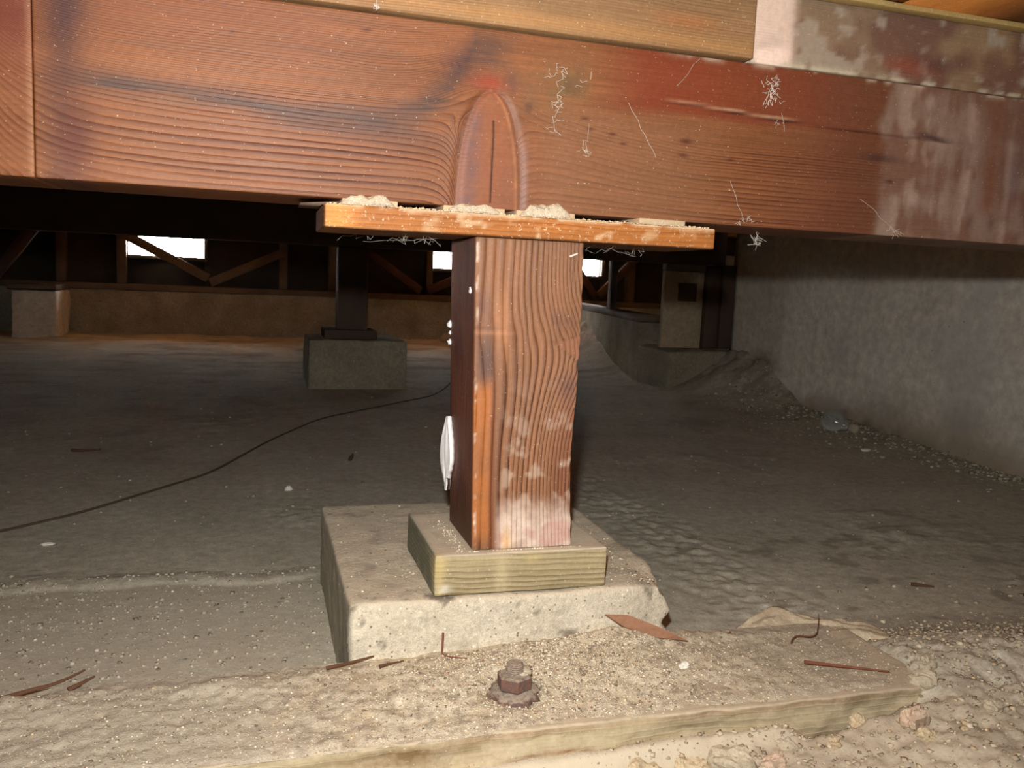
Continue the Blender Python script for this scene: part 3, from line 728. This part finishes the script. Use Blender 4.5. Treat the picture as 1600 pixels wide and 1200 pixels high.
sill = rough_box('mudsill', (-1.3, -.140, SZ-.036), (.362, -.024, SZ), (.0045, .006, .0022), .002, M_sill, .0006, 40, phase=sill_phase, layers=sill_lay, fn=sill_fn)
tag(sill, 'long dusty tan mudsill board across the foreground carrying the rusty anchor bolt', 'mudsill')
# crumb layer on the sill
def crumb_h(u, v):
    h = .0035*gau(u, -.02, .12)*gau(v, -.06, .05)+.0045*gau(u, .03, .085)*gau(v, -.055, .045)+.0065*gau(u, .135, .055)*gau(v, -.035, .045)
    h -= .006*gau(u, .0155, .020)*gau(v, -.091, .020)
    h += .008*gau(u, .12, .10)*gau(v, -.022, .014)+.004*gau(u, .1, .12)*gau(v, -.07, .03)
    h += .0036*sst(v, -.141, -.130)*(1-sst(v, -.030, -.014)*.5)*(1-sst(u, .30, .36))*np.maximum(1-sst(u, -.26, -.16), .62+.3*fb2(u, v, 12, 2, 8))
    h += .004*gau(u, -.33, .05)*gau(v, -.04, .02)+.004*gau(u, -.20, .03)*gau(v, -.035, .015)
    n = .0018*fb2(u, v, 60, 3, 4.4)+.0014*fb2(u, v, 160, 2, 1.4)
    return h*(1+.15*fb2(u, v, 40, 2))+n*np.clip(h/.004, 0, 1)-.0014
xs = np.arange(-.80, .352, .0023); ys = np.arange(-.1385, -.008, .0023)
X, Y = np.meshgrid(xs, ys, indexing='ij'); H = crumb_h(X.ravel(), Y.ravel())
ii = np.arange(X.size).reshape(X.shape); q = np.stack([ii[:-1, :-1], ii[1:, :-1], ii[1:, 1:], ii[:-1, 1:]], -1).reshape(-1, 4)
keep = (H[q] > -.0012).any(1)
q = q[keep]; used = np.unique(q); rm = -np.ones(X.size, int); rm[used] = np.arange(len(used))
cv = np.stack([X.ravel(), Y.ravel(), SZ+H], 1)[used]
cr = mesh_obj('crumb_layer', cv, rm[q], M_heap, smooth=False)
Lc = Layers(len(cv)); nc = fbm(cv, 40, 3, 1); nc2 = fbm(cv, 110, 2, 1)
Lc.add((128, 112, 94), sst(nc2, .1, .5)*.5); Lc.add((206, 186, 150), sst(nc, .2, .6)*.4); Lc.add((186, 178, 160), (1-sst(cv[:, 0], -.22, -.08))*.85); Lc.add((186, 176, 156), sst(cv[:, 0], .17, .26)*.7); Lc.add((84, 76, 70), gau(cv[:, 0], .014, .022)*gau(cv[:, 1], -.098, .012)*.55)
setattr_c(cr, 'stain', Lc.out())
tag(cr, 'dry crumbly dirt layer covering the mudsill top, heaped around the bolt', 'debris', kind='stuff')
# anchor bolt
ab = thing('anchor_bolt', 'dusty rusted anchor bolt with hex nut on the foreground mudsill', 'bolt', (.0155, -.091, SZ))
def prism(n, r, z0, z1, rot=0.0, cx=0, cy=0, r2=None):
    r2 = r2 or r; V = []; Fc = []
    for (rr, z) in ((r, z0), (r2, z1)):
        for k in range(n):
            a = rot+2*math.pi*k/n; V.append((cx+rr*math.cos(a), cy+rr*math.sin(a), z))
    return V, n
def lathe(name, prof, n, mat, parent=None, rot=0.0, smooth=False):
    V = []; 
    for (r, z) in prof:
        for k in range(n):
            a = rot+2*math.pi*k/n; V.append((r*math.cos(a), r*math.sin(a), z))
    me = bpy.data.meshes.new(name)
    Fc = []
    for i in range(len(prof)-1):
        for k in range(n): Fc.append([i*n+k, i*n+(k+1) % n, (i+1)*n+(k+1) % n, (i+1)*n+k])
    Fc.append(list(range(n))[::-1]); Fc.append([(len(prof)-1)*n+k for k in range(n)])
    me.from_pydata(V, [], Fc); me.materials.append(mat)
    if smooth: me.polygons.foreach_set('use_smooth', [len(p.vertices) == 4 for p in me.polygons])
    o = bpy.data.objects.new(name, me); COL.objects.link(o)
    if parent: o.parent = parent
    return o
o = lathe('washer', [(.0180, -.002), (.0192, .0015), (.0192, .0045), (.0172, .0066), (.006, .0078)], 28, M_rust, ab, smooth=True)
o.rotation_euler = (.06, -.04, 0)
for v_ in o.data.vertices:
    k_ = 1+.16*math.sin(v_.index*12.9)*math.sin(v_.index*4.1+1); v_.co.x *= k_; v_.co.y *= k_; v_.co.z += .0008*math.sin(v_.index*7.3)
o = lathe('nut', [(.0118, .0076), (.0135, .0090), (.0135, .0175), (.0115, .0188), (.0072, .0190)], 6, M_rust, ab, .45)
prof = [(.0060, .0190)]
z = .0192
while z < .0262:
    prof += [(.0066, z), (.0055, z+.0008)]; z += .0016
prof += [(.0060, .0268), (.0048, .0278)]
lathe('threaded_rod', prof, 20, M_rust, ab, smooth=False)
dc = lump('dust_cap', (.0155+.004, -.091+.003, SZ+.0188), (.0095, .0085, .0028), M_heap, .3, 2, ab); setattr_c(dc, 'stain', np.zeros((len(BV_), 4)))
dc.data.update()

# ------------------------------------------------------------------ loose grains
def grains(name, P, s, palette, label, cat, flat=.6, weights=None):
    n = len(P); base = np.array([(1, 0, 0), (-1, 0, 0), (0, 1, 0), (0, -1, 0), (0, 0, 1), (0, 0, -1)], float)
    T = np.array([(0, 2, 4), (2, 1, 4), (1, 3, 4), (3, 0, 4), (2, 0, 5), (1, 2, 5), (3, 1, 5), (0, 3, 5)])
    A = RNG.normal(size=(n, 3, 3)); Q, _ = np.linalg.qr(A); Q = Q*np.sign(np.linalg.det(Q))[:, None, None]
    sc = s[:, None]*RNG.uniform(.55, 1.25, (n, 3))
    V = base[None]*sc[:, None, :]*RNG.uniform(.75, 1.25, (n, 6, 1)); V = np.einsum('nij,nkj->nki', Q, V); V[:, :, 2] *= flat
    V += P[:, None, :]
    Fc = (T[None]+np.arange(n)[:, None, None]*6).reshape(-1, 3)
    o = mesh_obj(name, V.reshape(-1, 3), Fc, M_tint)
    pal = np.array([lin(*c) for c in palette]); ci = RNG.choice(len(pal), n, p=weights)
    c = pal[ci]*RNG.uniform(.8, 1.15, (n, 1)); c = np.repeat(np.concatenate([c, np.ones((n, 1))], 1), 6, 0); setattr_c(o, 'tint', c)
    tag(o, label, cat, kind='stuff'); return o
PAL = [(216, 204, 180), (200, 186, 162), (228, 218, 196), (172, 158, 136), (128, 116, 100), (210, 188, 148), (156, 112, 88), (240, 234, 220)]
PW = [.28, .25, .14, .15, .09, .05, .02, .02]
PALG = [(190, 176, 152), (178, 164, 140), (202, 190, 166), (164, 150, 128), (142, 128, 110), (200, 178, 142)]
PWG = [.3, .27, .16, .14, .09, .04]
def surf(u, v):
    s = SZ+np.maximum(0, crumb_h(u, v))
    on = (u < .362) & (v < -.022) & (v > -.142)
    return np.where(on, s, ground(u, v))
# dense crumbs on the sill
n = 15000; u = RNG.normal(.06, .085, n); v = RNG.uniform(-.135, -.012, n)
k = RNG.random(n) < np.clip(.15+gau(u, .06, .1)*gau(v, -.055, .045)*1.2, 0, 1); u, v = u[k], v[k]
s = .0005+.0012*RNG.random(len(u))**2.5
grains('sawdust_crumbs', np.stack([u, v, surf(u, v)+s*.3], 1), s, PAL, 'fine tan crumbs strewn over the mudsill around the bolt', 'crumbs', weights=PW)
n = 9000; u = RNG.uniform(-.55, .36, n); v = RNG.uniform(-.138, -.026, n); s = .0004+.0012*RNG.random(n)**6
grains('sill_grit', np.stack([u, v, surf(u, v)+s*.3], 1), s, PAL, 'sparse grit scattered along the whole mudsill top', 'grit', weights=PW)
# gravel in front and on the right mound
n = 34000; u = RNG.uniform(-.05, .85, n); v = RNG.uniform(-.26, .16, n)
k = ((v < -.146) | (u > .34)) & (RNG.random(n) < (.25+.75*sst(u, .0, .2))*(1-.9*sst(v, -.03, .08))); u, v = u[k], v[k]
s = .0005+.0032*RNG.random(len(u))**7
grains('gravel', np.stack([u, v, ground(u, v)+s*.25], 1), s, PALG, 'loose gravel in front of and beyond the right end of the mudsill', 'gravel', weights=PWG)
# grit on the left trench and around
n = 12000; u = RNG.uniform(-.7, -.10, n); v = RNG.uniform(-.02, .34, n); s = .0005+.0028*RNG.random(n)**9
PAL2 = [(190, 182, 162), (178, 170, 150), (204, 196, 178), (158, 148, 130), (130, 118, 102), (224, 218, 204)]; PW2 = [.32, .3, .15, .14, .07, .02]
grains('trench_grit', np.stack([u, v, ground(u, v)+s*.25], 1), s, PAL2, 'grey grit in the shallow trench left of the near pier', 'grit', weights=PW2)
n = 5000; u = RNG.uniform(-1.3, 1.35, n); v = RNG.uniform(.1, 1.9, n)
k = (u < -.1) | (u > .2) | (v > .3); u, v = u[k], v[k]; s = .0006+.0036*RNG.random(len(u))**9
grains('floor_grit', np.stack([u, v, ground(u, v)+s*.25], 1), s, PAL2, 'thin scatter of pale grit on the dark dirt floor', 'grit', weights=PW2)
n = 2200; v = RNG.uniform(.45, 1.75, n); u = 1.40-np.abs(RNG.normal(0, .11, n)); u = np.clip(u, .9, 1.39); s = .0012+.007*RNG.random(n)**5
grains('wall_foot_rubble', np.stack([u, v, ground(u, v)+s*.25], 1), s, PAL2, 'small rubble lying along the foot of the grey right wall', 'rubble', weights=PW2)
n = 3600; u = RNG.uniform(-.095, .185, n); v = RNG.uniform(-.008, .28, n)
d = .12+gau(u, .15, .025)*.9+gau(u, -.04, .012)*gau(v, .05, .05)*.8
k = (RNG.random(n) < d) & ((u < -.032) | (u > .123) | (v > .123)); u, v = u[k], v[k]; s = .0006+.0016*RNG.random(len(u))**4
grains('pier_grit', np.stack([u, v, PT+s*.4], 1), s, PAL, 'grit lying on top of the near concrete pier around the wood block', 'grit', weights=PW)
n = 1500; u = RNG.uniform(-.122, .2, n); v = RNG.uniform(-.0082, .0015, n); s = .0005+.0015*RNG.random(n)**3
grains('board_dust', np.stack([u, v, .2772+s*.4], 1), s, [(226, 206, 172), (206, 180, 140), (236, 226, 204)], 'pale dust beads along the top edge of the orange board', 'dust', weights=[.5, .3, .2])
n = 300; u = np.where(RNG.random(n) < .5, RNG.normal(-.006, .003, n), RNG.uniform(-.02, .1, n)); v = np.where(u < -.001, RNG.uniform(-.003, .09, n), -.004+0*u); s = .0004+.001*RNG.random(n)**2
grains('pad_dust', np.stack([u, v, 0*u+s*.3], 1), s, [(226, 214, 190), (206, 190, 160), (236, 230, 214)], 'dust specks on the wood block around the foot of the post', 'dust', weights=[.5, .3, .2])

# ------------------------------------------------------------------ individual stones, chips, twigs
def gz1(u, v): return float(surf(np.array([u]), np.array([v]))[0])
stones = [
 (.086, -.172, .017, .011, .016, 'tan_stone', M_stone1, 'upright tan stone at the bottom edge, leftmost of the row before the mudsill'),
 (.121, -.177, .017, .011, .012, 'tan_stone', M_stone1, 'tan stone second from left in the row before the mudsill'),
 (.150, -.176, .020, .013, .015, 'tan_stone', M_stone3, 'large angular greyish stone third from left before the mudsill'),
 (.184, -.180, .012, .008, .007, 'pink_stone', M_stone2, 'small pinkish stone at the bottom edge right of the large angular one'),
 (.300, -.184, .012, .009, .013, 'tan_stone', M_stone2, 'orange tinted stone low on the gravel at bottom right'),
 (.298, -.200, .009, .006, .005, 'pale_stone', M_stone1, 'small flat pale stone below the orange tinted one'),
 (.275, -.158, .010, .008, .008, 'tan_stone', M_stone1, 'rounded tan stone at the gravel edge under the mudsill face'),
 (.315, -.150, .009, .007, .007, 'grey_stone', M_stone3, 'grey stone tucked by the right end of the mudsill face'),
 (.205, -.165, .008, .006, .006, 'grey_stone', M_stone3, 'small grey stone below the middle of the mudsill face'),
 (.238, -.176, .007, .006, .005, 'tan_stone', M_stone1, 'small tan stone midway along the gravel at the bottom'),
 (.366, -.192, .009, .007, .006, 'grey_stone', M_stone3, 'grey stone near the right edge of the bottom gravel'),
 (.350, -.138, .013, .010, .009, 'pale_clod', M_stone3, 'pale clod lying over the right end of the mudsill'),
 (.371, -.118, .011, .009, .008, 'pale_clod', M_stone3, 'smaller pale clod just beyond the right end of the mudsill'),
 (.162, -.083, .0055, .0035, .003, 'white_pebble', M_paper, 'white pebble on the mudsill right of the bolt'),
 (-.232, -.002, .0055, .004, .005, 'pale_clod', M_stone1, 'pale clod behind the left part of the mudsill'),
 (-.285, .012, .0045, .003, .003, 'pale_clod', M_stone1, 'smaller pale clod far left behind the mudsill'),
]
for i, (u, v, a, b, c, nm, mt, lab) in enumerate(stones):
    o = lump(nm, (u, v, gz1(u, v)+c*.22), (a*.82, b*.75, c*.95), mt, .5, 1.3, None, seed=i*7.7+2, rot=random.uniform(-.8, .8), flat=.8, tilt=(random.uniform(-.3, .3), random.uniform(-.4, .4)))
    for p in o.data.polygons: p.use_smooth = False
    tag(o, lab, 'stone')
# mortar chunk behind the right part of the sill
xs = np.linspace(0, 1, 50); ys = np.linspace(0, 1, 22); X, Y = np.meshgrid(xs, ys, indexing='ij'); X = X.ravel(); Y = Y.ravel()
cu = .262+.155*X; cvv = -.026+.034*Y-.012*X+.022*gau(X, .33, .18)*Y
edge = np.clip(np.minimum(np.minimum(X*9, (1-X)*3), np.minimum(Y*5, (1-Y)*7)), 0, 1)**.5
ch = -.1+edge*(.010+.008*gau(X, .30, .16)*sst(Y, .3, .9)+.003*fb2(X, Y, 6, 3)+.005*Y)+.0005
Vc = np.stack([cu, cvv, ch], 1); n = len(Vc); Vb2 = Vc.copy(); Vb2[:, 2] = -.125
ii = np.arange(n).reshape(50, 22); q = np.stack([ii[:-1, :-1], ii[1:, :-1], ii[1:, 1:], ii[:-1, 1:]], -1).reshape(-1, 4)
Fs = [q, q[:, ::-1]+n]
for A, f_ in ((ii[:, 0], 0), (ii[:, -1], 1), (ii[0], 1), (ii[-1], 0)):
    Fs.append(np.stack([A[:-1], A[:-1]+n, A[1:]+n, A[1:]], 1) if f_ == 0 else np.stack([A[:-1], A[1:], A[1:]+n, A[:-1]+n], 1))
M_mort = earth('pale_mortar', (206, 192, 164), (190, 176, 150), 18, 260, .6, bumpd=.0015)
mo = mesh_obj('mortar_chunk', np.concatenate([Vc, Vb2]), np.concatenate(Fs), M_mort, smooth=True)
tag(mo, 'pale flat lump of mortar behind the right part of the mudsill', 'mortar')
def stick(name, pts, r, mat, label, cat='twig', taper=True):
    cu_ = bpy.data.curves.new(name, 'CURVE'); cu_.dimensions = '3D'; cu_.bevel_depth = 1; cu_.bevel_resolution = 2; cu_.resolution_u = 6; cu_.use_fill_caps = True
    sp = cu_.splines.new('NURBS'); sp.points.add(len(pts)-1); sp.order_u = min(3, len(pts)); sp.use_endpoint_u = True
    for i, p in enumerate(pts):
        sp.points[i].co = (*p, 1); sp.points[i].radius = r*(1 if not taper else (1-.6*i/(len(pts)-1)))
    o = bpy.data.objects.new(name, cu_); COL.objects.link(o)
    dg = bpy.context.evaluated_depsgraph_get(); me = bpy.data.meshes.new_from_object(o.evaluated_get(dg))
    bpy.data.objects.remove(o); o = bpy.data.objects.new(name, me); COL.objects.link(o)
    me.materials.clear(); me.materials.append(mat); tag(o, label, cat); return o
def G(u, v, d=.001): return (u, v, gz1(u, v)+d)
stick('twig', [(-.345, -.034, SZ+.006), (-.325, -.026, SZ+.008), (-.306, -.016, SZ+.007), (-.292, -.004, SZ+.010)], .0020, M_twig, 'brown twig behind the mudsill at the far left edge')
stick('twig', [(-.300, -.022, SZ+.004), (-.284, -.012, SZ+.008)], .0020, M_twig, 'short dark twig stub right of the far left twig')
stick('twig', [(-.023, -.0145, SZ+.021), (-.025, -.022, SZ+.013), (-.027, -.029, SZ+.0085), (-.017, -.035, SZ+.0085), (-.006, -.040, SZ+.009)], .0010, M_twigred, 'thin red bent twig in front of the pier face')
stick('twig', [G(.268, -.094, .004), G(.30, -.108, .004), G(.332, -.120, .003)], .0016, M_twigred, 'reddish brown twig on the right part of the mudsill')
stick('twig', [G(.205, -.012, .004), G(.225, -.020, .009), G(.238, -.028, .003)], .0016, M_twig, 'dark curved twig on the dirt right of the pier')
stick('twig', [(.285, -.052, -.083), (.291, -.045, -.078), (.308, -.052, -.080), (.322, -.040, -.079), (.332, -.025, -.070)], .0009, M_twig, 'thin crooked twig lying on the mortar lump')
stick('twig', [(-.118, -.028, SZ+.006), (-.10, -.026, SZ+.0075), (-.080, -.018, SZ+.008)], .0015, M_twig, 'grey brown twig against the left front corner of the pier')
stick('twig', [(-.078, -.036, SZ+.0075), (-.058, -.031, SZ+.008)], .0012, M_twig, 'short dark twig on the mudsill left of the red bent one')
stick('twig', [G(-.500, 1.06, .003), G(-.480, 1.045, .003), G(-.450, 1.06, .004)], .003, M_twig, 'dark twig on the dirt floor above the cord at left')
stick('twig', [G(.60, .15, .003), G(.622, .137, .003)], .0025, M_twig, 'small dark twig on bare dirt at right')
# long wood sliver against the pier
me = bpy.data.meshes.new('wood_sliver')
T_ = [(a_, b_, c_+.0035) for a_, b_, c_ in [(.120, -.0165, SZ+.0235), (.135, -.0245, SZ+.0145), (.160, -.036, SZ+.0075), (.187, -.0435, SZ+.0055), (.165, -.031, SZ+.0145), (.140, -.019, SZ+.0225)]]
me.from_pydata(T_+[(a, b+.0015, c-.0012) for a, b, c in T_], [], [[0, 1, 5], [1, 2, 4, 5], [2, 3, 4], [11, 7, 6], [11, 10, 8, 7], [10, 9, 8]]+[[(i+1) % 6, i, i+6, (i+1) % 6+6] for i in range(6)])
me.materials.append(M_sliver); sv = bpy.data.objects.new('wood_sliver', me); COL.objects.link(sv)
tag(sv, 'reddish pointed wood sliver leaning at the right foot of the near pier', 'wood chip')
# cord on the floor
cp = [(-.75, .36), (-.60, .45), (-.487, .538), (-.404, .621), (-.316, .747), (-.244, .851), (-.145, 1.133), (-.022, 1.409), (.163, 1.613), (.33, 1.80), (.40, 1.95), (.47, 2.15), (.62, 2.3)]
cpp = []
for i in range(len(cp)-1):
    for t in (0, .5): u, v = cp[i][0]*(1-t)+cp[i+1][0]*t, cp[i][1]*(1-t)+cp[i+1][1]*t; cpp.append(G(u, v, .002))
stick('cord', cpp, .0019, M_wire, 'thin brown cord curving across the dirt floor behind the near pier', 'cord', taper=False)
o = lump('white_scrap', (-.12, .718, gz1(-.12, .718)+.003), (.006, .004, .0045), M_paper, .5, 2, seed=3); tag(o, 'small white scrap on the dirt floor left of the post', 'scrap')
o = lump('dry_leaf', (.002, .93, gz1(.002, .93)+.006), (.0035, .002, .009), M_leaf, .4, 2, seed=5, tilt=(.3, .3)); tag(o, 'small dark dry leaf standing on the dirt left of the post', 'leaf')
o = lump('white_scrap', (1.17, .93, gz1(1.17, .93)+.002), (.012, .006, .004), M_paper, .4, 2, seed=8); tag(o, 'flat white scrap near the foot of the right wall', 'scrap')
o = lump('white_scrap', (-.418, .474, gz1(-.418, .474)+.002), (.008, .003, .002), M_paper, .4, 2, seed=9); tag(o, 'thin white scrap on the dirt at the left edge below the cord', 'scrap')
# clear bulb by the wall
bulb = thing('light_bulb', 'clear glass bulb lying on its side at the foot of the right wall', 'light bulb', (1.262, 1.172, gz1(1.262, 1.172)+.026))
bo = lathe('glass', [(.0005, -.030), (.014, -.027), (.024, -.016), (.028, 0), (.024, .016), (.016, .032), (.012, .042), (.011, .048)], 26, M_glass, bulb, smooth=True)
bn = lathe('cap', [(.011, .048), (.0125, .050), (.0125, .066), (.006, .072)], 20, M_stone3, bulb, smooth=True)
bulb.rotation_euler = (math.radians(102), 0, math.radians(28))

# ------------------------------------------------------------------ far piers, posts, right corner
fpier = rough_box('concrete_pier', (-.018, 1.97, -.15), (.284, 2.26, .026), (.012, .03, .012), .006, M_concdark, .003, 18)
tag(fpier, 'far grey concrete pier block in the shadows left of the near post', 'pier')
fpad = boxes_obj('wood_pad', [(.03, .19, 1.985, 2.14, .028, .056)], M_oldred, None, .002); tag(fpad, 'dark wood block on the far shadowy pier', 'wood block')
fpost = boxes_obj('post', [(.070, .160, 2.0, 2.09, .0565, .311)], M_oldred, None, .003); tag(fpost, 'dark far post on the shadowy pier left of the near post', 'post')
rpier = rough_box('concrete_pier', (1.16, 1.90, -.16), (1.395, 2.15, .018), (.012, .03, .012), .012, M_concdark, .008, 10)
tag(rpier, 'half buried grey concrete footing at the end of the right wall', 'pier')
rpost = boxes_obj('post', [(1.345, 1.394, 1.905, 1.975, .030, .311)], M_oldred, None, .003); tag(rpost, 'dark brown post standing where the right wall ends', 'post')
rj = boxes_obj('stud', [(1.292, 1.343, 1.915, 1.96, .030, .30)], M_oldred, None, .003); tag(rj, 'brown stud between the pale upright board and the dark corner post', 'stud')
pp = thing('upright_board', 'pale upright board on the footing at the end of the right wall', 'board', (1.20, 1.95, .03))
boxes_obj('face_board', [(1.142, 1.290, 1.935, 1.955, .026, .285)], M_pale, pp, .002)
boxes_obj('header', [(1.142, 1.290, 1.928, 1.957, .287, .308)], M_old, pp, .002)
boxes_obj('patch', [(1.195, 1.262, 1.930, 1.9345, .185, .246)], M_oldred, pp, .001)
# low curb running back from that footing, with its own sill and a stud and brace
def curb(name, p, q, w, z0, z1, mat, parent=None):
    p = Vector((*p, 0)); q = Vector((*q, 0)); d = (q-p).normalized(); n = Vector((d.y, -d.x, 0))*w; V = []
    for z in (z0, z1):
        for e in (p, q, q+n, p+n): V.append((e.x, e.y, z))
    o = mesh_obj(name, V, [[0, 3, 2, 1], [4, 5, 6, 7], [0, 1, 5, 4], [1, 2, 6, 5], [2, 3, 7, 6], [3, 0, 4, 7]], mat)
    if parent: put(o, parent)
    return o
ks = struct(curb('wall_curb_right', (1.56, 3.98), (1.165, 2.17), -.10, -.25, .098, M_concfar))
curb('sill_plate', (1.555, 3.98), (1.16, 2.17), -.09, .10, .126, M_old, ks)
boxes_obj('stud', [(1.262, 1.29, 2.66, 2.70, .128, .40)], M_old, ks, .002)
# left pilaster with sill block and brace
pil = rough_box('pilaster', (-1.235, 3.68, -.15), (-1.05, 3.98, .095), (.015, .03, .015), .006, M_plaster, .006, 14)
tag(pil, 'pale concrete pilaster at the far left by the vented wall', 'pilaster')
b = boxes_obj('wood_block', [(-1.25, -1.05, 3.67, 3.98, .101, .122)], M_old, None, .003); tag(b, 'weathered wood cap on the far left pilaster', 'wood block')
b = bar('brace', (-1.31, 3.70, .14), (-1.14, 3.70, .38), .05, .03, M_oldred, None); tag(b, 'slanting brace rising above the far left pilaster', 'brace')
o = lump('rubble_lump', (-1.32, 3.5, -.08), (.06, .05, .04), M_concfar, .4, 1.5, seed=2); tag(o, 'lump of rubble left of the far left pilaster', 'rubble')
o = lump('white_scrap', (.82, 3.78, -.085), (.045, .03, .025), M_stone3, .3, 2, seed=4); tag(o, 'bluish grey lump at the foot of the far wall beside the near post', 'rubble')

# ------------------------------------------------------------------ cobwebs: thin dusty strands
def web(segs, r, label):
    V = []; Fc = []
    for pts in segs:
        for i in range(len(pts)-1):
            p = np.array(pts[i]); q = np.array(pts[i+1]); d = q-p; d /= np.linalg.norm(d)+1e-9
            a = np.cross(d, (0.3, 1, .2)); a /= np.linalg.norm(a)+1e-9; b_ = np.cross(d, a); b0 = len(V)
            for e in (p, q):
                for k in range(3):
                    an = 2*math.pi*k/3; V.append(e+(a*math.cos(an)+b_*math.sin(an))*r)
            for k in range(3): Fc.append([b0+k, b0+(k+1) % 3, b0+3+(k+1) % 3, b0+3+k])
    o = mesh_obj('cobweb', V, Fc, M_web); tag(o, label, 'cobweb'); return o
def wiggle(p, q, n=6, a=.002):
    p = np.array(p); q = np.array(q); r = []
    for i in range(n+1):
        t = i/n; e = p*(1-t)+q*t
        if 0 < i < n: e = e+RNG.normal(0, a, 3)*np.array([1, .3, 1])
        r.append(tuple(e))
    return r
yb = BV0-.0018
def tuft(u, z, su, sz, k, a=.0015, ln=.006):
    S = []
    for _ in range(k):
        x, y = u+RNG.normal(0, su), z+RNG.normal(0, sz); an = RNG.uniform(0, 6.28)
        S.append(wiggle((x, yb, y), (x+ln*math.cos(an), yb-.001, y+ln*math.sin(an)), 3, a))
    return S
web([wiggle((.064, yb, .398), (.060, yb, .382), 5), wiggle((.062, yb, .383), (.058, yb, .368), 5), wiggle((.058, yb, .368), (.060, yb, .346), 7), wiggle((.054, yb, .347), (.063, yb, .345), 4)]+tuft(.068, .390, .009, .005, 10)+tuft(.060, .368, .003, .01, 10), .00022, 'white ragged cobweb hanging down the beam right of the knot')
web([wiggle((.088, yb, .356), (.085, yb, .336), 5)]+tuft(.086, .336, .003, .003, 6), .00018, 'small curled cobweb lower on the beam right of the long one')
web([wiggle((.122, yb, .376), (.132, yb, .362), 4, .0007), wiggle((.132, yb, .362), (.150, yb, .334), 5, .0008)], .00022, 'slanting cobweb strand on the middle right of the beam')
web(tuft(.257, .398, .005, .005, 34), .00026, 'dense white cobweb tuft near the top of the beam')
web([wiggle((.222, yb, .320), (.238, yb, .287), 5, .0007)]+tuft(.239, .286, .003, .001, 6), .00018, 'straight cobweb strand reaching the lower beam edge right of the board')
web([wiggle((.357, yb, .314), (.407, yb, .283), 6, .001)]+tuft(.40, .286, .006, .001, 8), .00018, 'long slanting cobweb strand near the lower right of the beam')
web([wiggle((.185, yb, .418), (.165, yb, .394), 5, .001)], .00018, 'thin cobweb strand descending from the beam top edge at centre right')
web([wiggle((-.088, -.006, .445), (-.088, -.006, .420), 4, .0008)]+[wiggle((-.090, -.006, .424), (-.086, -.006, .422), 3, .001) for _ in range(8)], .00026, 'white thread dangling over the top edge of the beam at left')
web([wiggle((.262+RNG.normal(0, .004), .02, .274+RNG.normal(0, .003)), (.268+RNG.normal(0, .004), .02, .270+RNG.normal(0, .003)), 3, .0015) for _ in range(14)], .00018, 'cobweb scrap hanging just below the beam right of the orange board')
web([wiggle((u_, .0+RNG.uniform(.01, .08), PH-.001), (u_+RNG.normal(0, .02), RNG.uniform(.0, .08), PH-.006), 5, .002) for u_ in RNG.uniform(-.085, -.02, 13)], .00010, 'faint cobwebs under the left half of the orange board')
web([wiggle((u_, .0+RNG.uniform(.01, .08), PH-.001), (u_+RNG.normal(0, .02), RNG.uniform(.0, .08), PH-.006), 5, .002) for u_ in RNG.uniform(.10, .16, 12)], .00010, 'faint cobwebs under the right half of the orange board')
web([wiggle((.268, yb, .382), (.272, yb, .366), 4, .001)]+tuft(.268, .372, .002, .002, 3), .00018, 'tiny white cobweb thread under the dense tuft')
